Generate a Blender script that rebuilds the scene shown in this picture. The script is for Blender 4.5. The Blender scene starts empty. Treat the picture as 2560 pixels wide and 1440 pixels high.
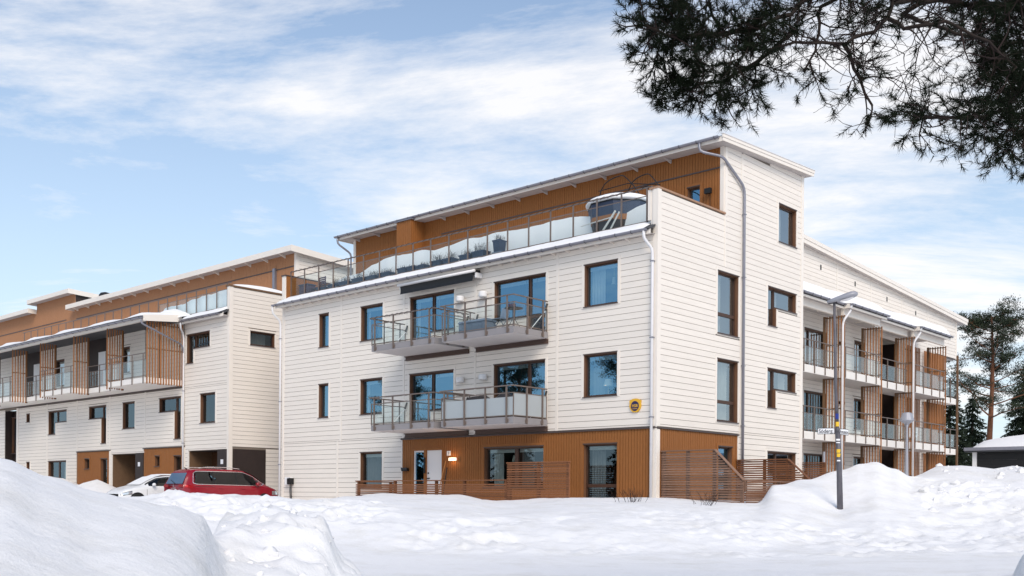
import bpy, bmesh, math, random
import numpy as np
from mathutils import Vector, Matrix
R = math.radians
random.seed(7)
scene = bpy.context.scene
COL = scene.collection

# ------------------------------------------------------------------ camera, sky, sun, exposure
CAM = Vector((18.542, -26.951, 1.70))
FWD = Vector((-0.67505, 0.73778, 0.0)); RGT = Vector((0.73778, 0.67505, 0.0))
cd = bpy.data.cameras.new('camera'); cam = bpy.data.objects.new('camera', cd); COL.objects.link(cam)
cd.sensor_width = 36.0; cd.lens = 36.256; cd.shift_y = 0.2031; cd.clip_start = 0.1; cd.clip_end = 3000
ROLL = 0.0074
right = RGT * math.cos(ROLL) + Vector((0, 0, 1)) * math.sin(ROLL)
up = Vector((0, 0, 1)) * math.cos(ROLL) - RGT * math.sin(ROLL)
m3 = Matrix((right, up, -FWD)).transposed()
cam.matrix_world = Matrix.Translation(CAM) @ m3.to_4x4()
scene.camera = cam

SUN_DIR = Vector((0.63, -0.46, 0.63)).normalized()       # towards the sun, veiled by thin cloud
sd = bpy.data.lights.new('sun', 'SUN'); sd.energy = 2.4; sd.angle = R(32); sd.color = (1.0, 0.895, 0.76)
sun = bpy.data.objects.new('sun', sd); COL.objects.link(sun)
sun.rotation_euler = (-SUN_DIR).to_track_quat('-Z', 'Y').to_euler(); sun.location = (40, -10, 40)

world = bpy.data.worlds.new('World'); scene.world = world; world.use_nodes = True
nt = world.node_tree; N = nt.nodes; Lk = nt.links; N.clear()
out = N.new('ShaderNodeOutputWorld'); bg = N.new('ShaderNodeBackground'); bg.inputs['Strength'].default_value = 0.15
sky = N.new('ShaderNodeTexSky'); sky.sky_type = 'NISHITA'; sky.sun_disc = False
sky.sun_elevation = math.asin(SUN_DIR.z); sky.sun_rotation = math.atan2(SUN_DIR.x, SUN_DIR.y)
sky.altitude = 50; sky.air_density = 1.0; sky.dust_density = 0.5; sky.ozone_density = 2.2
tc = N.new('ShaderNodeTexCoord'); sep = N.new('ShaderNodeSeparateXYZ'); Lk.new(tc.outputs['Generated'], sep.inputs[0])
def M(op, a, b=None, clamp=False):
    n = N.new('ShaderNodeMath'); n.operation = op; n.use_clamp = clamp
    for i, v in enumerate((a, b)):
        if v is None: continue
        if isinstance(v, (int, float)): n.inputs[i].default_value = v
        else: Lk.new(v, n.inputs[i])
    return n.outputs[0]
zc = M('ADD', M('MAXIMUM', sep.outputs[2], 0.0), 0.10)
comb = N.new('ShaderNodeCombineXYZ')
Lk.new(M('DIVIDE', sep.outputs[0], zc), comb.inputs[0]); Lk.new(M('DIVIDE', sep.outputs[1], zc), comb.inputs[1])
pre = N.new('ShaderNodeMapping'); Lk.new(comb.outputs[0], pre.inputs[0]); pre.inputs['Rotation'].default_value = (0, 0, R(-36))
mp = N.new('ShaderNodeMapping'); Lk.new(pre.outputs[0], mp.inputs[0])
mp.inputs['Scale'].default_value = (0.52, 1.0, 1.0); mp.inputs['Location'].default_value = (2.9, 4.4, 0.0)
nz = N.new('ShaderNodeTexNoise'); nz.inputs['Scale'].default_value = 1.15; nz.inputs['Detail'].default_value = 9; nz.inputs['Roughness'].default_value = 0.66
nz.inputs['Distortion'].default_value = 0.35; Lk.new(mp.outputs[0], nz.inputs['Vector'])
nb = N.new('ShaderNodeTexNoise'); nb.inputs['Scale'].default_value = 0.42; nb.inputs['Detail'].default_value = 2; Lk.new(mp.outputs[0], nb.inputs['Vector'])
cov = M('ADD', nz.outputs[0], M('MULTIPLY', M('SUBTRACT', nb.outputs[0], 0.5), 0.75))
ramp = N.new('ShaderNodeValToRGB'); Lk.new(cov, ramp.inputs[0])
ramp.color_ramp.elements[0].position = 0.495; ramp.color_ramp.elements[0].color = (0, 0, 0, 1)
ramp.color_ramp.elements[1].position = 0.655; ramp.color_ramp.elements[1].color = (1, 1, 1, 1)
# pale haze thickening towards the horizon, then the clouds over it
veil = M('ADD', M('MULTIPLY', M('POWER', M('SUBTRACT', 1.0, M('MAXIMUM', sep.outputs[2], 0.0)), 2.9), 0.95), 0.01, True)
mixh = N.new('ShaderNodeMix'); mixh.data_type = 'RGBA'; Lk.new(veil, mixh.inputs['Factor']); Lk.new(sky.outputs[0], mixh.inputs[6]); mixh.inputs[7].default_value = (4.7, 5.5, 6.1, 1)
fac = M('MULTIPLY', ramp.outputs[0], 0.84, True)
mix = N.new('ShaderNodeMix'); mix.data_type = 'RGBA'
Lk.new(fac, mix.inputs['Factor']); Lk.new(mixh.outputs[2], mix.inputs[6]); mix.inputs[7].default_value = (6.6, 6.45, 6.4, 1)
Lk.new(mix.outputs[2], bg.inputs['Color']); Lk.new(bg.outputs[0], out.inputs[0])

vs = scene.view_settings; vs.view_transform = 'Standard'; vs.look = 'None'; vs.exposure = 0.14; vs.gamma = 1.0
scene.render.resolution_x = 1024; scene.render.resolution_y = 576

# ------------------------------------------------------------------ materials
MATS = {}
def mat(name, col, rough=0.6, var=0.0, scale=4.0, metal=0.0, objvar=0.0, bump=0.0, bscale=40.0, stretch=None, spec=0.4):
    m = bpy.data.materials.new(name); m.use_nodes = True; t = m.node_tree; b = t.nodes['Principled BSDF']
    b.inputs['Base Color'].default_value = (*col, 1); b.inputs['Roughness'].default_value = rough; b.inputs['Metallic'].default_value = metal
    b.inputs['Specular IOR Level'].default_value = spec
    geo = t.nodes.new('ShaderNodeNewGeometry'); vec = geo.outputs['Position']
    if stretch:
        mpn = t.nodes.new('ShaderNodeMapping'); mpn.inputs['Scale'].default_value = stretch; t.links.new(vec, mpn.inputs[0]); vec = mpn.outputs[0]
    if var or objvar:
        hs = t.nodes.new('ShaderNodeHueSaturation'); hs.inputs['Color'].default_value = (*col, 1)
        val = None
        if var:
            n = t.nodes.new('ShaderNodeTexNoise'); n.inputs['Scale'].default_value = scale; n.inputs['Detail'].default_value = 5; n.inputs['Roughness'].default_value = 0.6
            t.links.new(vec, n.inputs['Vector'])
            mr = t.nodes.new('ShaderNodeMapRange'); mr.inputs[1].default_value = 0.3; mr.inputs[2].default_value = 0.7
            mr.inputs[3].default_value = 1 - var; mr.inputs[4].default_value = 1 + var; t.links.new(n.outputs[0], mr.inputs[0]); val = mr.outputs[0]
        if objvar:
            oi = t.nodes.new('ShaderNodeObjectInfo'); m2 = t.nodes.new('ShaderNodeMapRange')
            m2.inputs[3].default_value = 1 - objvar; m2.inputs[4].default_value = 1 + objvar; t.links.new(oi.outputs['Random'], m2.inputs[0])
            if val:
                mm = t.nodes.new('ShaderNodeMath'); mm.operation = 'MULTIPLY'; t.links.new(val, mm.inputs[0]); t.links.new(m2.outputs[0], mm.inputs[1]); val = mm.outputs[0]
            else: val = m2.outputs[0]
        t.links.new(val, hs.inputs['Value']); t.links.new(hs.outputs[0], b.inputs['Base Color'])
    if bump:
        n2 = t.nodes.new('ShaderNodeTexNoise'); n2.inputs['Scale'].default_value = bscale; n2.inputs['Detail'].default_value = 4; t.links.new(vec, n2.inputs['Vector'])
        bp = t.nodes.new('ShaderNodeBump'); bp.inputs['Strength'].default_value = bump; bp.inputs['Distance'].default_value = 0.02
        t.links.new(n2.outputs[0], bp.inputs['Height']); t.links.new(bp.outputs[0], b.inputs['Normal'])
    MATS[name] = m
    return m
def glass_mat(name, tint, refl, rough=0.0, gl=(1, 1, 1)):
    m = bpy.data.materials.new(name); m.use_nodes = True; t = m.node_tree; t.nodes.clear()
    o = t.nodes.new('ShaderNodeOutputMaterial'); tr = t.nodes.new('ShaderNodeBsdfTransparent'); tr.inputs[0].default_value = (*tint, 1)
    g = t.nodes.new('ShaderNodeBsdfGlossy'); g.inputs['Roughness'].default_value = rough; g.inputs['Color'].default_value = (*gl, 1)
    geo = t.nodes.new('ShaderNodeNewGeometry'); dt = t.nodes.new('ShaderNodeVectorMath'); dt.operation = 'DOT_PRODUCT'
    t.links.new(geo.outputs['Normal'], dt.inputs[0]); t.links.new(geo.outputs['Incoming'], dt.inputs[1])
    ab = t.nodes.new('ShaderNodeMath'); ab.operation = 'ABSOLUTE'; t.links.new(dt.outputs['Value'], ab.inputs[0])
    om = t.nodes.new('ShaderNodeMath'); om.operation = 'SUBTRACT'; om.inputs[0].default_value = 1.0; t.links.new(ab.outputs[0], om.inputs[1])
    pw = t.nodes.new('ShaderNodeMath'); pw.operation = 'POWER'; pw.inputs[1].default_value = 4.0; t.links.new(om.outputs[0], pw.inputs[0])
    ad = t.nodes.new('ShaderNodeMath'); ad.operation = 'MULTIPLY_ADD'; ad.inputs[1].default_value = 0.9; ad.inputs[2].default_value = refl + 0.03; ad.use_clamp = True
    t.links.new(pw.outputs[0], ad.inputs[0])
    mx = t.nodes.new('ShaderNodeMixShader'); t.links.new(ad.outputs[0], mx.inputs[0]); t.links.new(tr.outputs[0], mx.inputs[1]); t.links.new(g.outputs[0], mx.inputs[2])
    t.links.new(mx.outputs[0], o.inputs[0]); MATS[name] = m
    return m
mat('siding', (0.80, 0.735, 0.66), 0.55, 0.035, 1.3, objvar=0.02, bump=0.25, bscale=18, stretch=(1, 1, 12))
mat('siding_gap', (0.20, 0.165, 0.135), 0.9)  # dark tone stands in for the shadow between the boards
mat('trim', (0.80, 0.735, 0.66), 0.5, 0.02, 2)
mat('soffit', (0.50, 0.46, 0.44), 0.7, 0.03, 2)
mat('ochre', (0.27, 0.100, 0.023), 0.7, 0.16, 6.0, stretch=(9, 9, 1.2), bump=0.3, bscale=14)
mat('ochre_gap', (0.075, 0.028, 0.008), 0.9)
mat('tan_wood', (0.42, 0.20, 0.095), 0.75, 0.14, 6.0, stretch=(9, 9, 1.2), bump=0.3, bscale=14)
mat('tan_gap', (0.16, 0.075, 0.035), 0.9)
mat('slat', (0.31, 0.128, 0.045), 0.65, 0.15, 5.0, objvar=0.16, stretch=(8, 8, 1.5))
mat('slat_post', (0.15, 0.085, 0.045), 0.7, 0.1, 4.0)
mat('fence', (0.19, 0.076, 0.032), 0.75, 0.22, 7.0, objvar=0.25, stretch=(1.5, 1.5, 9))
mat('fence_grey', (0.215, 0.125, 0.085), 0.8, 0.25, 7.0, objvar=0.22, stretch=(1.5, 1.5, 9))
mat('frame', (0.065, 0.030, 0.017), 0.45, 0.06, 4)
mat('frame_light', (0.15, 0.072, 0.038), 0.5, 0.06, 4)
mat('cap', (0.075, 0.055, 0.05), 0.45)
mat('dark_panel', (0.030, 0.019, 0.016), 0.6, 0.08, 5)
mat('rail_metal', (0.19, 0.15, 0.13), 0.42, 0.05, 5, metal=0.35)
mat('zinc', (0.27, 0.27, 0.31), 0.4, 0.08, 5, metal=0.5)
mat('cap_wood', (0.36, 0.21, 0.13), 0.6, 0.1, 5)
mat('white_pipe', (0.72, 0.71, 0.72), 0.4, 0.04, 5)
mat('slab_grey', (0.26, 0.245, 0.25), 0.6, 0.04, 3)
mat('slab_under', (0.70, 0.655, 0.64), 0.8, 0.02, 3)
mat('slab_white', (0.79, 0.75, 0.70), 0.7, 0.03, 3)
mat('beam_brown', (0.10, 0.062, 0.048), 0.5)
mat('white_paint', (0.78, 0.765, 0.76), 0.4)
mat('black', (0.008, 0.008, 0.009), 0.5)
mat('dark_metal', (0.045, 0.042, 0.045), 0.45, metal=0.3)
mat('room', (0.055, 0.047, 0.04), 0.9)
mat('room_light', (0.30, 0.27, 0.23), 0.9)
mat('curtain', (0.62, 0.62, 0.58), 0.9, 0.06, 6)
mat('curtain_dark', (0.20, 0.20, 0.20), 0.9, 0.1, 6)
mat('lampshade', (0.75, 0.70, 0.58), 0.8)
mat('roofing', (0.06, 0.06, 0.065), 0.7)
mat('navy', (0.030, 0.045, 0.085), 0.5, 0.1, 4)
mat('plum', (0.075, 0.045, 0.07), 0.6)
mat('dry_plant', (0.035, 0.030, 0.024), 0.9, 0.2, 8)
mat('box_blue', (0.16, 0.20, 0.26), 0.6)
mat('lamp_grey', (0.33, 0.335, 0.37), 0.45, 0.05, 5, metal=0.2)
mat('pole_grey', (0.12, 0.115, 0.13), 0.55, 0.25, 9, metal=0.3, stretch=(1, 1, 0.35))
mat('sign_white', (0.80, 0.80, 0.82), 0.4)
mat('sign_black', (0.012, 0.012, 0.016), 0.5)
mat('sticker_yellow', (0.75, 0.47, 0.03), 0.5)
mat('sticker_blue', (0.01, 0.03, 0.22), 0.5)
mat('gold', (0.72, 0.40, 0.03), 0.35)
mat('emblem_navy', (0.012, 0.014, 0.075), 0.4)
mat('car_red', (0.24, 0.004, 0.014), 0.22, spec=0.6)
mat('car_white', (0.74, 0.75, 0.76), 0.25, spec=0.6)
mat('chrome', (0.75, 0.74, 0.73), 0.18, metal=0.9)
mat('tyre', (0.018, 0.018, 0.018), 0.8)
mat('tail_red', (0.28, 0.005, 0.008), 0.2)
mat('tail_bright', (0.55, 0.02, 0.02), 0.2)
mat('bark', (0.020, 0.013, 0.010), 0.9, 0.3, 14, bump=0.6, bscale=30)
mat('pine_bark', (0.15, 0.064, 0.033), 0.9, 0.3, 5, bump=0.6, bscale=20)
mat('twig', (0.022, 0.012, 0.010), 0.9)
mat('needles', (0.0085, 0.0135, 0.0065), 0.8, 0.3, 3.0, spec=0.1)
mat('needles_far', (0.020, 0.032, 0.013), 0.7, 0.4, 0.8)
mat('spruce', (0.014, 0.026, 0.012), 0.8, 0.35, 0.8)
mat('broom', (0.45, 0.22, 0.08), 0.7)
glass_mat('window_glass', (0.58, 0.66, 0.68), 0.36, gl=(0.34, 0.68, 0.98))  # this and the next two tints put differing reflections into the glass colour
glass_mat('window_glass_dim', (0.60, 0.66, 0.66), 0.10, gl=(0.62, 0.80, 0.92))
glass_mat('window_glass_pale', (0.66, 0.70, 0.70), 0.34, gl=(0.80, 0.86, 0.90))
glass_mat('car_glass', (0.04, 0.045, 0.045), 0.02)
glass_mat('car_glass_blue', (0.08, 0.12, 0.16), 0.28, gl=(0.7, 0.85, 1.0))
glass_mat('rail_glass', (0.945, 0.98, 0.985), -0.01)
def frosted():
    m = bpy.data.materials.new('frosted_glass'); m.use_nodes = True; t = m.node_tree; b = t.nodes['Principled BSDF']
    b.inputs['Base Color'].default_value = (0.42, 0.46, 0.48, 1); b.inputs['Roughness'].default_value = 0.12; b.inputs['Alpha'].default_value = 0.82; b.inputs['Specular IOR Level'].default_value = 0.6
    MATS['frosted_glass'] = m
frosted()
def snow_mat(name, dirt, bump):
    m = bpy.data.materials.new(name); m.use_nodes = True; t = m.node_tree; b = t.nodes['Principled BSDF']
    b.inputs['Roughness'].default_value = 0.75; b.inputs['Specular IOR Level'].default_value = 0.15
    b.inputs['Subsurface Weight'].default_value = 0.0
    geo = t.nodes.new('ShaderNodeNewGeometry')
    n = t.nodes.new('ShaderNodeTexNoise'); n.inputs['Scale'].default_value = 0.9; n.inputs['Detail'].default_value = 8; n.inputs['Roughness'].default_value = 0.7
    t.links.new(geo.outputs['Position'], n.inputs['Vector'])
    cr = t.nodes.new('ShaderNodeValToRGB'); t.links.new(n.outputs[0], cr.inputs[0])
    cr.color_ramp.elements[0].position = 0.30; cr.color_ramp.elements[0].color = (0.85 - dirt * 0.6, 0.845 - dirt * 0.66, 0.84 - dirt * 0.8, 1)
    cr.color_ramp.elements[1].position = 0.52; cr.color_ramp.elements[1].color = (0.86, 0.855, 0.855, 1)
    t.links.new(cr.outputs[0], b.inputs['Base Color'])
    n2 = t.nodes.new('ShaderNodeTexNoise'); n2.inputs['Scale'].default_value = 5; n2.inputs['Detail'].default_value = 8; n2.inputs['Roughness'].default_value = 0.7; t.links.new(geo.outputs['Position'], n2.inputs['Vector'])
    bp = t.nodes.new('ShaderNodeBump'); bp.inputs['Strength'].default_value = bump; bp.inputs['Distance'].default_value = 0.05
    t.links.new(n2.outputs[0], bp.inputs['Height']); t.links.new(bp.outputs[0], b.inputs['Normal'])
    MATS[name] = m
snow_mat('snow', 0.14, 0.55); snow_mat('snow_clean', 0.0, 0.15)
def glow(name, col, s):
    m = bpy.data.materials.new(name); m.use_nodes = True; b = m.node_tree.nodes['Principled BSDF']
    b.inputs['Base Color'].default_value = (*col, 1); b.inputs['Emission Color'].default_value = (*col, 1); b.inputs['Emission Strength'].default_value = s; MATS[name] = m
glow('lamp_glow', (1.0, 0.55, 0.2), 6.0); glow('lamp_white', (1.0, 0.9, 0.8), 0.55)

# ------------------------------------------------------------------ object helpers
BASE = {}
def wbase(p): return BASE.get(p.name, Vector((0, 0, 0))) if p else Vector((0, 0, 0))
def tag(o, label=None, cat=None, group=None, kind=None):
    if label: o['label'] = label
    if cat: o['category'] = cat
    if group: o['group'] = group
    if kind: o['kind'] = kind
    return o
def thing(name, loc, label, cat, group=None):
    o = bpy.data.objects.new(name, None); COL.objects.link(o); o.location = loc; o.empty_display_size = 0.3
    BASE[o.name] = Vector(loc); return tag(o, label, cat, group)
_cubes = {}
def cube_mesh(mn):
    if mn not in _cubes:
        me = bpy.data.meshes.new('box_' + mn)
        v = [(x, y, z) for x in (-.5, .5) for y in (-.5, .5) for z in (-.5, .5)]
        me.from_pydata(v, [], [(0, 1, 3, 2), (4, 6, 7, 5), (0, 4, 5, 1), (2, 3, 7, 6), (0, 2, 6, 4), (1, 5, 7, 3)])
        me.materials.append(MATS[mn]); _cubes[mn] = me
    return _cubes[mn]
def bx(name, mn, parent, lo, hi, kind=None):
    o = bpy.data.objects.new(name, cube_mesh(mn)); COL.objects.link(o); b = wbase(parent)
    a = [min(p, q) for p, q in zip(lo, hi)]; c = [max(p, q) for p, q in zip(lo, hi)]
    o.location = [(p + q) / 2 - s for p, q, s in zip(a, c, b)]; o.scale = [max(q - p, 1e-4) for p, q in zip(a, c)]
    if parent: o.parent = parent
    if kind: o['kind'] = kind
    return o
class MB:
    def __init__(s): s.v = []; s.f = []
    def box(s, lo, hi):
        a = [min(p, q) for p, q in zip(lo, hi)]; c = [max(p, q) for p, q in zip(lo, hi)]; i = len(s.v)
        s.v += [(x, y, z) for x in (a[0], c[0]) for y in (a[1], c[1]) for z in (a[2], c[2])]
        s.f += [tuple(i + k for k in f) for f in ((0, 1, 3, 2), (4, 6, 7, 5), (0, 4, 5, 1), (2, 3, 7, 6), (0, 2, 6, 4), (1, 5, 7, 3))]; return s
    def poly(s, pts):
        i = len(s.v); s.v += [tuple(p) for p in pts]; s.f.append(tuple(range(i, i + len(pts)))); return s
    def prism(s, pts, off):           # polygon extruded by a vector
        i = len(s.v); n = len(pts); s.v += [tuple(p) for p in pts] + [tuple(Vector(p) + Vector(off)) for p in pts]
        s.f.append(tuple(range(i + n - 1, i - 1, -1))); s.f.append(tuple(range(i + n, i + 2 * n)))
        s.f += [(i + k, i + (k + 1) % n, i + n + (k + 1) % n, i + n + k) for k in range(n)]; return s
    def tube(s, pts, r, n=8, caps=True):
        pts = [Vector(p) for p in pts]; rs = r if isinstance(r, (list, tuple)) else [r] * len(pts); i0 = len(s.v)
        ref = Vector((0.13, 0.21, 0.97))
        for k, p in enumerate(pts):
            d = (pts[min(k + 1, len(pts) - 1)] - pts[max(k - 1, 0)])
            if d.length < 1e-9: d = Vector((0, 0, 1))
            d.normalize(); a = d.cross(ref)
            if a.length < 0.05: a = d.cross(Vector((1, 0, 0)))
            a.normalize(); b = d.cross(a)
            for j in range(n):
                t = 2 * math.pi * j / n; s.v.append(tuple(p + (a * math.cos(t) + b * math.sin(t)) * rs[k]))
        for k in range(len(pts) - 1):
            for j in range(n):
                s.f.append((i0 + k * n + j, i0 + k * n + (j + 1) % n, i0 + (k + 1) * n + (j + 1) % n, i0 + (k + 1) * n + j))
        if caps:
            s.f.append(tuple(i0 + j for j in range(n - 1, -1, -1))); s.f.append(tuple(i0 + (len(pts) - 1) * n + j for j in range(n)))
        return s
    def lathe(s, c, prof, n=20):      # profile (r, z) about a vertical axis at c
        i0 = len(s.v)
        for r, z in prof:
            for j in range(n):
                t = 2 * math.pi * j / n; s.v.append((c[0] + r * math.cos(t), c[1] + r * math.sin(t), c[2] + z))
        for k in range(len(prof) - 1):
            for j in range(n): s.f.append((i0 + k * n + j, i0 + k * n + (j + 1) % n, i0 + (k + 1) * n + (j + 1) % n, i0 + (k + 1) * n + j))
        s.f.append(tuple(i0 + j for j in range(n - 1, -1, -1))); s.f.append(tuple(i0 + (len(prof) - 1) * n + j for j in range(n))); return s
    def grid(s, nu, nv, fn):
        i0 = len(s.v)
        for a in range(nu + 1):
            for b in range(nv + 1): s.v.append(tuple(fn(a / nu, b / nv)))
        for a in range(nu):
            for b in range(nv): s.f.append((i0 + a * (nv + 1) + b, i0 + (a + 1) * (nv + 1) + b, i0 + (a + 1) * (nv + 1) + b + 1, i0 + a * (nv + 1) + b + 1))
        return s
    def build(s, name, mn, parent=None, smooth=False, kind=None, loc=None, fix=True):
        me = bpy.data.meshes.new(name); b = wbase(parent) if parent else Vector(loc or (0, 0, 0))
        me.from_pydata([(x - b.x, y - b.y, z - b.z) for x, y, z in s.v], [], s.f)
        me.materials.append(MATS[mn])
        if fix:
            bm = bmesh.new(); bm.from_mesh(me); bmesh.ops.recalc_face_normals(bm, faces=bm.faces); bm.to_mesh(me); bm.free()
        if smooth: me.polygons.foreach_set('use_smooth', [True] * len(me.polygons))
        o = bpy.data.objects.new(name, me); COL.objects.link(o)
        if parent: o.parent = parent
        else: o.location = b
        BASE[o.name] = b
        if kind: o['kind'] = kind
        return o
class Fr:                              # a wall's frame: u along it, n out of it, z up
    def __init__(s, kind, off): s.k = kind; s.o = off
    def P(s, u, n, z): return (u, s.o - n, z) if s.k == 'front' else (s.o + n, u, z)
    def lohi(s, u0, u1, n0, n1, z0, z1): return s.P(u0, n0, z0), s.P(u1, n1, z1)
    def bx(s, name, mn, parent, u0, u1, n0, n1, z0, z1, kind=None): return bx(name, mn, parent, *s.lohi(u0, u1, n0, n1, z0, z1), kind=kind)
    def mb(s, m, u0, u1, n0, n1, z0, z1): return m.box(*s.lohi(u0, u1, n0, n1, z0, z1))
FRONT = Fr('front', 0.0); GABLE = Fr('side', 0.0); LGABLE = Fr('side', -24.3); WING = Fr('side', -4.4)
def text_mesh(name, body, size, mn, parent, origin, xdir, updir, align='CENTER', depth=0.002, squeeze=1.0):
    cu = bpy.data.curves.new(name, 'FONT'); cu.body = body; cu.size = size; cu.align_x = align; cu.align_y = 'CENTER'; cu.extrude = depth; cu.offset = size * 0.012
    tmp = bpy.data.objects.new(name + '_tmp', cu); COL.objects.link(tmp); dg = bpy.context.evaluated_depsgraph_get(); dg.update()
    me = bpy.data.meshes.new_from_object(tmp.evaluated_get(dg)); bpy.data.objects.remove(tmp); bpy.data.curves.remove(cu)
    x = Vector(xdir).normalized(); u = Vector(updir).normalized(); z = x.cross(u)
    b = wbase(parent); mt = Matrix((x * squeeze, u, z)).transposed().to_4x4(); mt.translation = Vector(origin) - b; me.transform(mt)
    me.materials.clear(); me.materials.append(MATS[mn]); o = bpy.data.objects.new(name, me); COL.objects.link(o); o.parent = parent
    return o
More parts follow.
